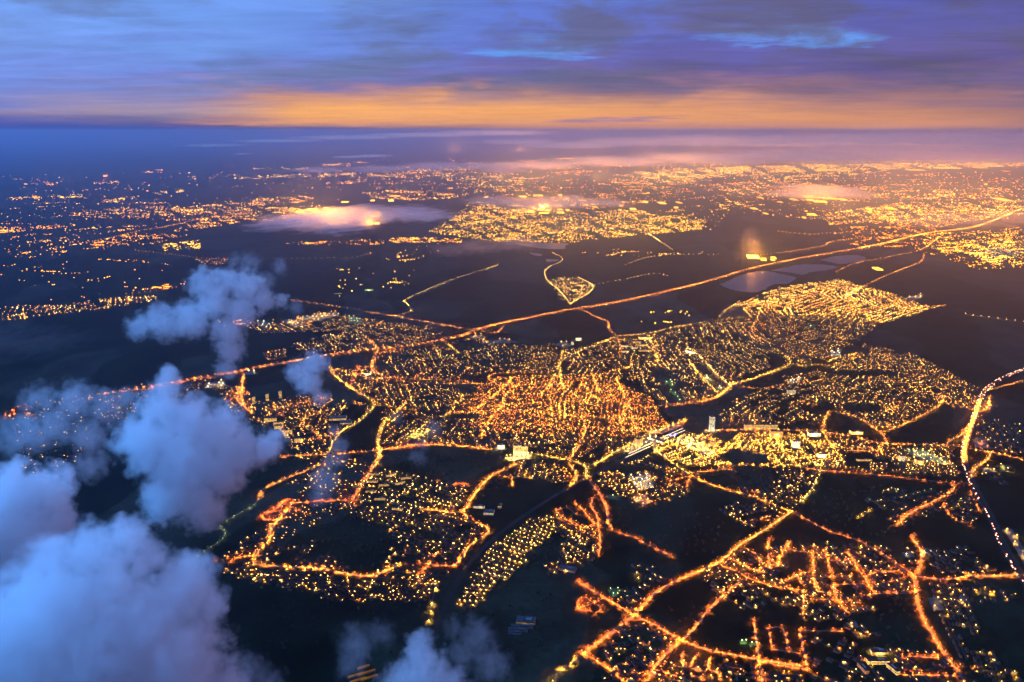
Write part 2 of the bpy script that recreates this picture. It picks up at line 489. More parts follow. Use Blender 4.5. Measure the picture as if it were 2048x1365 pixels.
ROADS = [
    # orange roads of the north west
    ('o', 14, 45, [(529, 598), (598, 603), (657, 612), (736, 624), (800, 635), (879, 649), (946, 661)]),
    ('o', 10, 30, [(1006, 651), (1000, 663), (990, 668), (964, 662)]),
    ('o', 10, 30, [(950, 659), (964, 654), (978, 653), (998, 648)]),
    ('o', 16, 28, [(726, 671), (746, 685), (754, 697), (752, 712), (744, 730), (744, 740), (756, 750), (800, 757), (887, 760), (927, 762), (952, 766)]),
    ('o', 12, 28, [(722, 746), (736, 754), (766, 759), (800, 762), (830, 766), (879, 767), (938, 768), (978, 769), (1047, 769)]),
    ('y', 14, 26, [(659, 734), (665, 746), (687, 766), (701, 776), (728, 791), (754, 809), (732, 830), (717, 846), (691, 858), (673, 871), (662, 890), (657, 907)]),
    ('o', 10, 30, [(754, 809), (796, 817), (830, 822)]),
    ('r', 10, 28, [(720, 734), (714, 744), (703, 762), (702, 774)]),
    ('o', 10, 28, [(720, 734), (744, 734)]),
    ('o', 12, 28, [(756, 706), (776, 702), (800, 700)]),
    ('o', 14, 28, [(485, 752), (487, 768), (475, 780), (473, 797), (489, 815), (505, 827)]),
    ('o', 10, 28, [(485, 778), (481, 797), (489, 812)]),
    ('o', 10, 26, [(550, 819), (598, 807), (643, 795)]),
    ('o', 10, 26, [(550, 819), (556, 824), (564, 832)]),
    ('o', 12, 26, [(598, 842), (618, 858), (639, 874)]),
    ('o', 12, 26, [(608, 884), (639, 874), (653, 872), (673, 868)]),
    ('o', 10, 26, [(598, 840), (625, 830), (653, 822)]),
    ('o', 12, 19, [(560, 915), (588, 912), (643, 910), (697, 907), (717, 906), (756, 900), (800, 896), (830, 890), (875, 889), (903, 890), (938, 895), (982, 899)]),
    ('y', 16, 24, [(826, 791), (800, 818), (772, 840), (760, 860), (756, 883), (760, 903), (758, 921), (748, 933)]),
    ('r', 14, 28, [(748, 933), (736, 949), (724, 966), (713, 988), (705, 1000)]),
    ('r', 9, 30, [(705, 1002), (677, 1001), (630, 1003), (598, 1006), (584, 1006)]),
    ('o', 13, 24, [(584, 1004), (586, 1010), (564, 1030), (558, 1040), (546, 1053), (536, 1061), (546, 1069), (529, 1089), (513, 1111), (505, 1120), (511, 1130)]),
    ('o', 15, 22, [(521, 1131), (567, 1134), (609, 1135), (650, 1139), (682, 1147), (724, 1153), (751, 1152), (776, 1140), (803, 1131)]),
    ('r', 9, 18, [(572, 1000), (546, 1024), (525, 1029), (523, 1038), (536, 1040), (558, 1039)]),
    ('r', 9, 18, [(574, 1022), (592, 1022)]),
    ('r', 8, 18, [(500, 1112), (480, 1114), (465, 1118), (460, 1127)]),
    ('r', 8, 26, [(430, 1122), (455, 1118)]),
    ('o', 11, 30, [(648, 926), (633, 933), (608, 943), (578, 956), (538, 972), (523, 980), (521, 992)]),
    ('o', 14, 18, [(1037, 927), (1008, 939), (978, 954), (962, 972), (946, 992), (927, 1026), (909, 1027), (847, 1018)]),
    ('o', 13, 24, [(927, 1028), (948, 1044), (982, 1057), (968, 1075), (938, 1090), (927, 1113), (909, 1132)]),
    ('r', 9, 26, [(909, 1132), (883, 1131), (865, 1130), (840, 1126)]),
    ('r', 11, 22, [(873, 1107), (860, 1128), (842, 1145)]),
    ('r', 8, 30, [(835, 1150), (839, 1172)]),
    ('r', 9, 28, [(875, 964), (909, 968), (938, 971)]),
    ('o', 10, 28, [(998, 952), (1025, 955), (1057, 954), (1070, 960)]),
    ('o', 10, 24, [(1023, 958), (1025, 972)]),
    # the middle
    ('y', 16, 24, [(1075, 909), (1116, 917), (1146, 921), (1176, 933), (1170, 955)]),
    ('o', 11, 26, [(1140, 917), (1156, 897), (1164, 875), (1172, 860), (1166, 838), (1162, 820)]),
    ('o', 11, 26, [(1136, 925), (1152, 945), (1154, 960), (1144, 970)]),
    ('y', 16, 24, [(1180, 931), (1200, 925), (1220, 909), (1267, 885), (1300, 868), (1345, 850), (1372, 840)]),
    ('r', 15, 26, [(1179, 963), (1204, 993), (1216, 1023), (1216, 1053), (1226, 1060)]),
    ('r', 9, 32, [(1239, 1065), (1284, 1083), (1312, 1098), (1344, 1113)]),
    ('y', 15, 25, [(1307, 899), (1327, 913), (1354, 933), (1382, 951)]),
    ('o', 12, 19, [(1382, 951), (1410, 966), (1457, 981), (1497, 990), (1536, 1006), (1582, 1024)]),
    ('r', 10, 34, [(1590, 1028), (1630, 1048), (1664, 1066), (1724, 1083), (1774, 1113), (1819, 1145)]),
    ('o', 11, 26, [(1384, 949), (1406, 943), (1457, 938)]),
    ('r', 9, 26, [(1381, 952), (1372, 974)]),
    ('r', 9, 28, [(1342, 962), (1378, 953)]),
    ('o', 14, 18, [(1582, 1024), (1556, 1042), (1526, 1063), (1496, 1080), (1482, 1088), (1451, 1115), (1432, 1130), (1394, 1145)]),
    ('r', 16, 16, [(1394, 1145), (1367, 1156), (1329, 1174), (1302, 1193), (1281, 1218), (1267, 1232), (1242, 1253), (1220, 1268), (1167, 1308)]),
    ('y', 10, 30, [(1167, 1308), (1126, 1341), (1109, 1351), (1111, 1365), (1095, 1400)]),
    ('r', 12, 18, [(1155, 1163), (1172, 1174), (1209, 1197), (1238, 1213), (1267, 1232)]),
    ('r', 13, 17, [(1273, 1234), (1317, 1255), (1338, 1268), (1363, 1282), (1398, 1295), (1430, 1305), (1476, 1312), (1503, 1318), (1534, 1323), (1607, 1333)]),
    ('r', 9, 18, [(1513, 1322), (1538, 1328), (1575, 1335), (1613, 1340)]),
    ('r', 13, 17, [(1363, 1282), (1334, 1305), (1313, 1330), (1304, 1341), (1292, 1365), (1280, 1395)]),
    ('r', 12, 26, [(1363, 1282), (1390, 1257), (1400, 1241), (1413, 1226), (1436, 1201), (1457, 1182), (1482, 1163)]),
    ('r', 10, 18, [(1432, 1130), (1467, 1140), (1492, 1155), (1519, 1166), (1555, 1176), (1586, 1179), (1607, 1182)]),
    ('r', 9, 18, [(1457, 1116), (1480, 1126), (1501, 1140), (1521, 1143)]),
    ('r', 9, 18, [(1488, 1097), (1513, 1109), (1526, 1124), (1524, 1140)]),
    ('r', 9, 18, [(1540, 1076), (1534, 1095), (1538, 1113), (1538, 1138)]),
    ('r', 9, 18, [(1580, 1084), (1565, 1103), (1555, 1130)]),
    ('r', 8, 18, [(1542, 1113), (1559, 1115)]),
    ('r', 8, 18, [(1540, 1130), (1555, 1131)]),
    ('r', 8, 26, [(1576, 1100), (1600, 1104), (1624, 1106)]),
    ('r', 9, 18, [(1563, 1165), (1605, 1147)]),
    ('r', 8, 18, [(1594, 1157), (1609, 1174)]),
    ('r', 9, 18, [(1624, 1106), (1628, 1135), (1628, 1163), (1634, 1185)]),
    ('r', 9, 18, [(1647, 1100), (1657, 1124), (1663, 1152), (1668, 1157)]),
    ('r', 9, 18, [(1668, 1170), (1668, 1187), (1681, 1209), (1698, 1229)]),
    ('r', 9, 18, [(1694, 1104), (1707, 1124), (1716, 1141), (1731, 1157), (1742, 1181), (1749, 1187)]),
    ('r', 8, 26, [(1659, 1122), (1705, 1122)]),
    ('r', 8, 26, [(1663, 1154), (1705, 1152)]),
    ('r', 9, 26, [(1731, 1154), (1744, 1146), (1797, 1143)]),
    ('r', 8, 30, [(1668, 1170), (1727, 1169)]),
    ('r', 8, 26, [(1751, 1170), (1788, 1163), (1808, 1155)]),
    ('r', 9, 26, [(1639, 1185), (1677, 1187)]),
    ('r', 8, 26, [(1731, 1194), (1742, 1188), (1828, 1188)]),
    ('r', 8, 26, [(1681, 1206), (1720, 1206)]),
    ('r', 7, 26, [(1705, 1218), (1727, 1218)]),
    ('r', 7, 26, [(1626, 1200), (1668, 1201)]),
    ('r', 8, 30, [(1600, 1146), (1624, 1146)]),
    ('r', 13, 19, [(1819, 1145), (1828, 1152), (1832, 1178), (1835, 1211), (1847, 1240), (1863, 1268), (1882, 1299), (1893, 1316), (1913, 1340), (1928, 1362), (1945, 1395)]),
    ('r', 12, 18, [(1834, 1148), (1845, 1122), (1841, 1093), (1823, 1080), (1826, 1070)]),
    ('r', 13, 24, [(1832, 1154), (1884, 1160), (1915, 1159)]),
    ('o', 15, 26, [(1915, 1159), (1935, 1152), (1980, 1153), (2029, 1152), (2045, 1148)]),
    ('o', 7, 32, [(1606, 1183), (1605, 1210), (1605, 1240)]),
    ('r', 8, 28, [(1609, 1262), (1650, 1263), (1685, 1264)]),
    ('r', 10, 32, [(1599, 1260), (1605, 1293), (1610, 1312), (1615, 1342)]),
    ('r', 9, 32, [(1506, 1239), (1511, 1266), (1515, 1299), (1519, 1326), (1525, 1365), (1528, 1390)]),
    ('r', 8, 32, [(1536, 1257), (1540, 1276), (1544, 1297)]),
    ('r', 8, 32, [(1542, 1257), (1563, 1253), (1572, 1272), (1576, 1299)]),
    ('r', 8, 28, [(1544, 1300), (1576, 1304), (1600, 1308)]),
    ('r', 8, 18, [(1309, 1341), (1346, 1351), (1380, 1363)]),
    ('r', 8, 18, [(1365, 1308), (1359, 1328), (1380, 1337), (1402, 1347), (1402, 1362)]),
    ('r', 8, 18, [(1394, 1310), (1382, 1326), (1380, 1337)]),
    ('r', 8, 18, [(1421, 1316), (1411, 1341), (1442, 1347), (1438, 1362)]),
    ('r', 8, 18, [(1329, 1351), (1323, 1364)]),
    ('r', 8, 26, [(1473, 1349), (1474, 1364)]),
    ('r', 8, 26, [(1208, 1331), (1227, 1347), (1246, 1363)]),
    ('r', 8, 18, [(1184, 1316), (1215, 1339)]),
    ('r', 7, 20, [(1170, 1195), (1184, 1205), (1207, 1218), (1190, 1228)]),
    ('r', 7, 20, [(1155, 1218), (1186, 1209), (1207, 1197)]),
    ('r', 7, 20, [(1159, 1199), (1152, 1212), (1165, 1226), (1180, 1222)]),
    ('r', 8, 18, [(1806, 1314), (1843, 1315), (1863, 1317), (1878, 1316)]),
    ('r', 8, 22, [(1810, 1351), (1863, 1352), (1911, 1353)]),
    ('r', 10, 26, [(1187, 995), (1180, 1012), (1195, 1032), (1198, 1060), (1200, 1095), (1196, 1112)]),
    ('r', 9, 22, [(1148, 1006), (1170, 1024), (1185, 1045), (1196, 1053)]),
    ('r', 9, 22, [(1112, 1025), (1138, 1044), (1163, 1060), (1190, 1050)]),
    ('r', 8, 22, [(1112, 1022), (1135, 1014), (1152, 1030)]),
    # towards the east motorway
    ('o', 16, 24, [(1408, 862), (1467, 861), (1517, 861), (1600, 861), (1650, 866), (1700, 872), (1755, 887), (1799, 890), (1865, 890), (1892, 890), (1927, 896), (1981, 905), (2047, 920), (2080, 928)]),
    ('o', 13, 24, [(1892, 888), (1916, 874), (1932, 864), (1940, 850)]),
    ('o', 13, 24, [(1981, 907), (1974, 922), (1960, 930), (1947, 937), (1946, 955)]),
    ('o', 9, 24, [(1759, 893), (1764, 908), (1775, 914), (1790, 915)]),
    ('r', 11, 30, [(1600, 935), (1640, 942), (1711, 946), (1799, 955), (1865, 963), (1905, 967), (1938, 968)]),
    ('r', 12, 18, [(1902, 966), (1908, 976), (1903, 987), (1877, 999), (1843, 1015), (1810, 1032), (1799, 1048), (1792, 1051)]),
    ('y', 7, 22, [(1719, 1037), (1733, 1027), (1746, 1021)]),
    ('r', 7, 26, [(1938, 984), (1950, 1004), (1958, 1024)]),
    ('r', 8, 26, [(1885, 1010), (1895, 1030), (1915, 1045), (1940, 1052)]),
    ('o', 11, 24, [(1671, 824), (1706, 831), (1733, 847), (1764, 866), (1775, 889)]),
    ('o', 11, 24, [(1770, 864), (1799, 853), (1843, 833), (1861, 822), (1883, 810), (1888, 795)]),
    ('o', 8, 30, [(1894, 810), (1945, 821)]),
    ('o', 10, 24, [(1657, 824), (1644, 853), (1651, 875), (1662, 893), (1688, 900), (1733, 904), (1755, 902)]),
    ('o', 8, 24, [(1600, 803), (1633, 812)]),
    ('o', 8, 24, [(1775, 822), (1800, 812), (1822, 808)]),
    ('o', 12, 26, [(1978, 793), (1976, 815), (1965, 824), (1952, 826)]),
    ('o', 8, 30, [(1975, 783), (2000, 775), (2047, 763)]),
    # centre and north
    ('y', 14, 28, [(1200, 688), (1226, 677), (1236, 673), (1295, 669), (1338, 657), (1398, 647), (1477, 636), (1503, 634)]),
    ('o', 11, 30, [(1162, 619), (1200, 639), (1212, 641), (1220, 649), (1215, 659), (1232, 671)]),
    ('y', 17, 24, [(1215, 680), (1200, 686), (1176, 696), (1150, 708), (1120, 722), (1117, 734), (1122, 750), (1124, 772), (1152, 793), (1176, 809), (1200, 815)]),
    ('y', 9, 26, [(1126, 702), (1120, 722)]),
    ('y', 12, 22, [(1109, 750), (1103, 770), (1089, 782), (1075, 793)]),
    ('o', 9, 26, [(978, 762), (978, 748), (1037, 746), (1073, 748), (1091, 744), (1109, 750)]),
    ('o', 9, 26, [(1232, 677), (1243, 696), (1246, 710), (1200, 724)]),
    ('y', 12, 26, [(1297, 673), (1307, 698), (1313, 714), (1319, 732)]),
    ('w', 12, 22, [(1374, 696), (1390, 706), (1410, 724), (1437, 754), (1459, 770)]),
    ('y', 8, 22, [(1378, 726), (1398, 750), (1418, 770), (1433, 787)]),
    ('y', 16, 22, [(1465, 766), (1453, 782), (1431, 797)]),
    ('o', 9, 24, [(1431, 797), (1388, 807), (1338, 811), (1300, 816), (1259, 819)]),
    ('y', 14, 22, [(1465, 768), (1497, 762), (1536, 748), (1572, 734), (1582, 726), (1600, 734), (1633, 730), (1657, 733)]),
    ('y', 13, 22, [(1655, 724), (1677, 715), (1711, 710)]),
    ('y', 11, 24, [(1582, 726), (1568, 708), (1552, 702)]),
    ('o', 9, 26, [(1465, 768), (1497, 776), (1524, 780)]),
    ('o', 11, 26, [(1518, 625), (1516, 639), (1503, 657), (1505, 669), (1520, 681)]),
    ('o', 9, 26, [(1200, 752), (1230, 742), (1261, 736), (1264, 726)]),
    ('o', 12, 22, [(1232, 758), (1238, 774), (1249, 789), (1261, 807), (1247, 827), (1238, 850)]),
    ('o', 9, 24, [(1263, 830), (1267, 848), (1275, 865)]),
    ('o', 10, 20, [(940, 818), (970, 815), (1053, 809), (1152, 803), (1180, 806)]),
    ('o', 10, 20, [(895, 824), (929, 827), (1037, 822), (1087, 830), (1196, 836), (1300, 842)]),
    ('o', 9, 20, [(1026, 756), (1006, 778), (972, 805), (950, 822)]),
    ('o', 9, 20, [(1031, 772), (1008, 793), (1006, 815), (990, 825), (976, 846), (968, 863), (958, 877)]),
    ('y', 8, 20, [(1101, 809), (1102, 834)]),
    ('y', 8, 20, [(1128, 809), (1128, 836)]),
    ('y', 8, 20, [(1118, 809), (1116, 832)]),
    ('o', 10, 22, [(1184, 748), (1192, 768), (1198, 785)]),
    ('o', 10, 20, [(1166, 770), (1186, 793), (1205, 805)]),
    ('o', 9, 20, [(1134, 774), (1165, 786), (1205, 800), (1260, 812)]),
    ('o', 9, 22, [(1047, 769), (1124, 772)]),
    ('o', 8, 22, [(980, 770), (1000, 757)]),
    ('o', 8, 22, [(960, 850), (1000, 848), (1080, 852), (1170, 858), (1260, 862)]),
    ('y', 9, 24, [(931, 790), (919, 795), (929, 801), (901, 811), (909, 819), (895, 829), (887, 836)]),
    ('o', 9, 24, [(832, 756), (836, 750), (870, 735)]),
    ('o', 9, 26, [(940, 735), (928, 745)]),
    ('y', 9, 24, [(869, 694), (877, 716), (913, 718)]),
    ('y', 9, 24, [(895, 689), (919, 708)]),
    ('y', 9, 24, [(836, 720), (863, 715)]),
    # far roads in the meadows
    ('w', 7, 45, [(1105, 507), (1133, 521), (1087, 539), (1090, 557), (1100, 569), (1113, 577), (1141, 610)]),
    ('w', 8, 34, [(1156, 557), (1190, 572), (1179, 587), (1141, 608)]),
    ('w', 7, 60, [(1251, 531), (1290, 516), (1346, 510), (1436, 510)]),
    ('w', 7, 60, [(1295, 468), (1344, 500)]),
    ('w', 6, 60, [(1190, 571), (1251, 560), (1290, 551), (1315, 548), (1333, 553)]),
    ('w', 6, 55, [(808, 604), (833, 590), (885, 568), (915, 557), (974, 539), (995, 532)]),
    ('w', 6, 40, [(808, 604), (823, 618), (820, 625), (790, 632)]),
    ('o', 8, 70, [(526, 517), (541, 518), (603, 519), (664, 517), (713, 516), (741, 508)]),
    ('o', 8, 70, [(277, 503), (346, 510), (397, 518), (448, 518)]),
    ('o', 8, 65, [(1522, 512), (1612, 500), (1652, 492), (1657, 485), (1724, 477), (1795, 474)]),
    ('o', 8, 75, [(1556, 464), (1612, 471), (1668, 467), (1744, 464)]),
    ('o', 8, 55, [(1674, 545), (1705, 528), (1752, 520), (1825, 506), (1848, 500), (1879, 475)]),
    ('o', 9, 42, [(1682, 596), (1733, 571), (1780, 548), (1845, 526), (1848, 509)]),
    ('o', 9, 30, [(1805, 620), (1850, 616), (1890, 612)]),
    ('w', 6, 60, [(1930, 629), (1975, 636), (2047, 645)]),
    ('g', 6, 36, [(521, 992), (511, 1010), (491, 1022), (475, 1030), (453, 1044)]),
    ('g', 6, 32, [(440, 1057), (451, 1067), (447, 1078), (440, 1085), (418, 1098), (400, 1111), (373, 1135)]),
    ('w', 6, 40, [(870, 1180), (864, 1205), (860, 1225), (857, 1245)]),
    ('w', 6, 36, [(1640, 940), (1631, 965), (1615, 990), (1600, 1004)]),
    ('w', 6, 60, [(1440, 632), (1455, 620), (1480, 604)]),
    ('r', 9, 34, [(10, 838), (40, 825), (70, 832)]),
    ('r', 9, 34, [(0, 835), (30, 818), (50, 810)]),
    ('o', 9, 50, [(240, 590), (300, 585), (345, 578)]),
    ('o', 9, 60, [(100, 500), (180, 485), (220, 478), (262, 467), (280, 463), (330, 455), (420, 435), (500, 425)]),
]
LAKES = [
    [(1439, 569), (1458, 562), (1480, 552), (1500, 545), (1530, 541), (1565, 549), (1597, 555), (1585, 564), (1573, 569), (1545, 568), (1536, 575), (1525, 582), (1508, 586), (1480, 584), (1455, 577)],
    [(1542, 541), (1575, 534), (1607, 528.5), (1657, 530), (1680, 534), (1657, 541), (1621, 544), (1605, 552), (1595, 547)],
    [(1640, 520), (1674, 512), (1710, 510), (1733, 514), (1730, 521), (1685, 530), (1657, 524)],
    [(1028, 487), (1077, 487), (1144, 486), (1126, 494), (1136, 498), (1103, 499), (1056, 494)],
    [(1059, 505), (1085, 508), (1085, 513), (1067, 512)],
    [(1092, 519), (1120, 519), (1112, 524), (1090, 524)],
]
# districts: (kind, angle of the streets in photo degrees given by two points, street gap m, lamp gap m, share kept, lamp mix, polygon)
DISTRICTS = [
    ('rows', ((985, 1090), (1040, 1106)), 30, 18, 0.72, 'wwy', [(985, 1090), (1060, 1040), (1100, 1030), (1110, 1060), (1075, 1110), (1050, 1130), (1010, 1165), (935, 1160)]),
    ('rows', ((935, 1172), (980, 1176)), 26, 18, 0.66, 'wwy', [(935, 1165), (1003, 1165), (975, 1190), (950, 1225), (910, 1216)]),
    ('town', ((1130, 1080), (1180, 1110)), 42, 22, 0.7, 'wwyo', [(1112, 1030), (1190, 1058), (1198, 1110), (1165, 1145), (1100, 1152), (1088, 1138), (1130, 1080), (1100, 1050)]),
    ('town', ((505, 1120), (760, 1152)), 46, 34, 0.50, 'wwyo', [(425, 1125), (520, 1060), (580, 1005), (700, 1005), (720, 1020), (850, 1020), (930, 1030), (980, 1060), (900, 1130), (890, 1180), (850, 1200), (690, 1208), (610, 1180), (480, 1160)]),
    ('town', ((500, 1160), (700, 1200)), 34, 24, 0.40, 'wwy', [(430, 1135), (520, 1140), (740, 1165), (880, 1150), (860, 1200), (690, 1208), (610, 1180), (480, 1160)]),
    ('town', ((725, 960), (930, 985)), 52, 28, 0.62, 'wwwy', [(725, 955), (780, 938), (870, 962), (940, 975), (920, 1022), (850, 1015), (800, 1035), (730, 1020), (705, 1000)]),
    ('town', ((590, 990), (700, 990)), 55, 32, 0.50, 'wwy', [(585, 918), (700, 912), (740, 925), (700, 1000), (600, 1000), (540, 985), (640, 940)]),
    ('town', ((550, 819), (643, 795)), 54, 26, 0.66, 'wyyo', [(430, 770), (640, 790), (750, 812), (690, 860), (640, 905), (590, 910), (560, 860), (470, 830)]),
    ('rows', ((525, 705), (600, 690)), 60, 28, 0.75, 'ow', [(525, 706), (570, 697), (572, 714), (535, 722)]),
    ('town', ((660, 712), (740, 700)), 60, 28, 0.62, 'wwy', [(570, 695), (650, 670), (720, 660), (745, 685), (735, 700), (660, 712), (590, 700)]),
    ('town', ((560, 640), (740, 660)), 60, 26, 0.72, 'wwyo', [(495, 645), (560, 648), (640, 625), (740, 640), (830, 650), (900, 662), (840, 685), (760, 698), (740, 670), (680, 662), (600, 665), (520, 668), (500, 658)]),
    ('town', ((800, 700), (920, 690)), 55, 26, 0.66, 'wyyo', [(760, 705), (800, 702), (890, 690), (960, 672), (1000, 690), (1110, 690), (1120, 720), (1110, 745), (980, 745), (900, 760), (760, 748)]),
    ('town', ((750, 770), (850, 800)), 52, 26, 0.70, 'wyyo', [(660, 735), (740, 742), (800, 765), (900, 770), (930, 790), (900, 828), (800, 815), (755, 805), (700, 770)]),
    ('town', ((770, 870), (800, 835)), 50, 25, 0.70, 'wyyo', [(765, 818), (830, 825), (900, 835), (980, 850), (975, 895), (870, 885), (765, 893)]),
    ('bright', ((1008, 793), (976, 846)), 26, 18, 0.86, 'rooy', [(905, 835), (940, 790), (985, 756), (1110, 752), (1200, 750), (1300, 795), (1335, 850), (1250, 875), (1150, 880), (980, 862)]),
    ('bright', ((1050, 880), (1055, 905)), 40, 24, 0.68, 'yyow', [(960, 860), (1160, 868), (1150, 912), (1060, 902), (985, 892)]),
    ('town', ((1170, 860), (1160, 900)), 46, 26, 0.60, 'yow', [(1170, 870), (1270, 868), (1260, 884), (1200, 915), (1150, 915)]),
    ('town', ((1378, 726), (1433, 787)), 50, 24, 0.76, 'wwyy', [(1125, 700), (1240, 680), (1300, 672), (1400, 650), (1500, 640), (1560, 700), (1580, 722), (1460, 762), (1430, 792), (1330, 808), (1260, 760), (1140, 755)]),
    ('town', ((1600, 660), (1700, 610)), 55, 26, 0.80, 'wyyo', [(1480, 612), (1600, 580), (1750, 578), (1870, 618), (1760, 650), (1700, 690), (1660, 715), (1600, 730), (1570, 700), (1510, 645)]),
    ('town', ((1520, 600), (1600, 575)), 60, 28, 0.75, 'wyyo', [(1460, 615), (1560, 575), (1680, 560), (1740, 575), (1600, 600)]),
    ('town', ((1680, 760), (1800, 780)), 40, 22, 0.85, 'yyow', [(1660, 730), (1730, 690), (1830, 710), (1960, 780), (1950, 820), (1880, 805), (1770, 862), (1690, 830), (1650, 800), (1640, 760)]),
    ('town', ((1480, 800), (1560, 770)), 46, 24, 0.75, 'yyow', [(1470, 795), (1560, 755), (1650, 740), (1650, 820), (1640, 850), (1500, 850), (1420, 850)]),
    ('blaze', ((1300, 900), (1440, 870)), 32, 19, 0.82, 'yyyw', [(1290, 900), (1340, 870), (1600, 867), (1660, 892), (1690, 930), (1560, 935), (1450, 930), (1390, 938)]),
    ('bright', ((1210, 990), (1330, 960)), 44, 24, 0.66, 'wyyo', [(1195, 945), (1330, 945), (1380, 985), (1330, 1010), (1235, 1000)]),
    ('town', ((1200, 960), (1320, 905)), 46, 26, 0.60, 'yow', [(1200, 948), (1300, 905), (1370, 950), (1330, 960), (1200, 975)]),
    ('bright', ((1660, 890), (1760, 895)), 44, 24, 0.74, 'yyow', [(1660, 868), (1760, 890), (1900, 893), (1920, 955), (1800, 950), (1640, 937)]),
    ('town', ((1500, 990), (1620, 960)), 40, 24, 0.62, 'yow', [(1510, 935), (1640, 942), (1630, 985), (1590, 1016), (1480, 985)]),
    ('town', ((1450, 1030), (1540, 1010)), 46, 30, 0.55, 'yow', [(1440, 1008), (1550, 1010), (1565, 1030), (1500, 1055), (1445, 1035)]),
    ('bright', ((1040, 930), (1045, 950)), 32, 20, 0.75, 'yow', [(1030, 925), (1130, 925), (1150, 968), (1020, 952)]),
    ('town', ((1500, 1170), (1590, 1200)), 40, 34, 0.62, 'wwyo', [(1400, 1150), (1480, 1100), (1600, 1085), (1830, 1100), (1830, 1185), (1720, 1235), (1620, 1240), (1480, 1225), (1440, 1200)]),
    ('town', ((1290, 1260), (1330, 1320)), 42, 34, 0.50, 'wwyo', [(1200, 1300), (1270, 1240), (1360, 1285), (1290, 1365), (1180, 1365)]),
    ('town', ((1400, 1320), (1500, 1345)), 38, 32, 0.60, 'wyoo', [(1330, 1315), (1620, 1340), (1620, 1385), (1290, 1385)]),
    ('town', ((1860, 1190), (1960, 1260)), 46, 36, 0.60, 'wyyo', [(1845, 1168), (2000, 1160), (2060, 1200), (1960, 1215), (1960, 1290), (2060, 1365), (2060, 1395), (1960, 1395), (1880, 1290)]),
    ('town', ((1700, 1300), (1760, 1365)), 42, 34, 0.55, 'wyoo', [(1610, 1270), (1700, 1240), (1880, 1310), (1920, 1395), (1620, 1395)]),
    ('town', ((1800, 1060), (1860, 1040)), 46, 40, 0.55, 'gwy', [(1735, 1000), (1800, 970), (1890, 980), (1950, 1000), (1945, 1050), (1860, 1025), (1800, 1055)]),
    ('town', ((1850, 1120), (2000, 1110)), 46, 40, 0.45, 'wy', [(1850, 1095), (1940, 1095), (2000, 1140), (1860, 1145)]),
    ('town', ((1250, 1120), (1330, 1160)), 46, 40, 0.45, 'wwy', [(1265, 1130), (1310, 1120), (1360, 1150), (1300, 1185), (1270, 1170)]),
    ('town', ((1200, 1220), (1260, 1210)), 36, 34, 0.5, 'gwy', [(1195, 1175), (1260, 1180), (1280, 1200), (1262, 1222), (1205, 1190)]),
    ('town', ((1960, 850), (2048, 900)), 55, 45, 0.40, 'wyo', [(1955, 830), (2048, 850), (2048, 912), (1985, 900), (1950, 860)]),
    ('town', ((1960, 960), (2048, 1000)), 60, 55, 0.25, 'wy', [(1960, 930), (2020, 930), (2010, 975), (1965, 970)]),
    ('town', ((1110, 580), (1170, 570)), 66, 38, 0.55, 'wwwy', [(1095, 557), (1155, 556), (1192, 573), (1175, 590), (1142, 608), (1120, 602), (1108, 575)]),
    ('town', ((0, 620), (320, 590)), 90, 42, 0.62, 'wyo', [(0, 612), (60, 612), (120, 612), (200, 600), (305, 592), (320, 600), (150, 628), (50, 640), (0, 642)]),
    ('town', ((385, 620), (500, 650)), 90, 60, 0.35, 'yo', [(440, 620), (500, 640), (520, 660), (480, 655)]),
    ('town', ((380, 520), (440, 522)), 90, 60, 0.5, 'yo', [(390, 520), (460, 516), (450, 530), (405, 530)]),
    ('town', ((310, 860), (200, 980)), 60, 50, 0.3, 'yo', [(20, 815), (280, 770), (420, 757), (430, 770), (300, 830), (180, 860), (140, 1000), (60, 990), (20, 850)]),
]
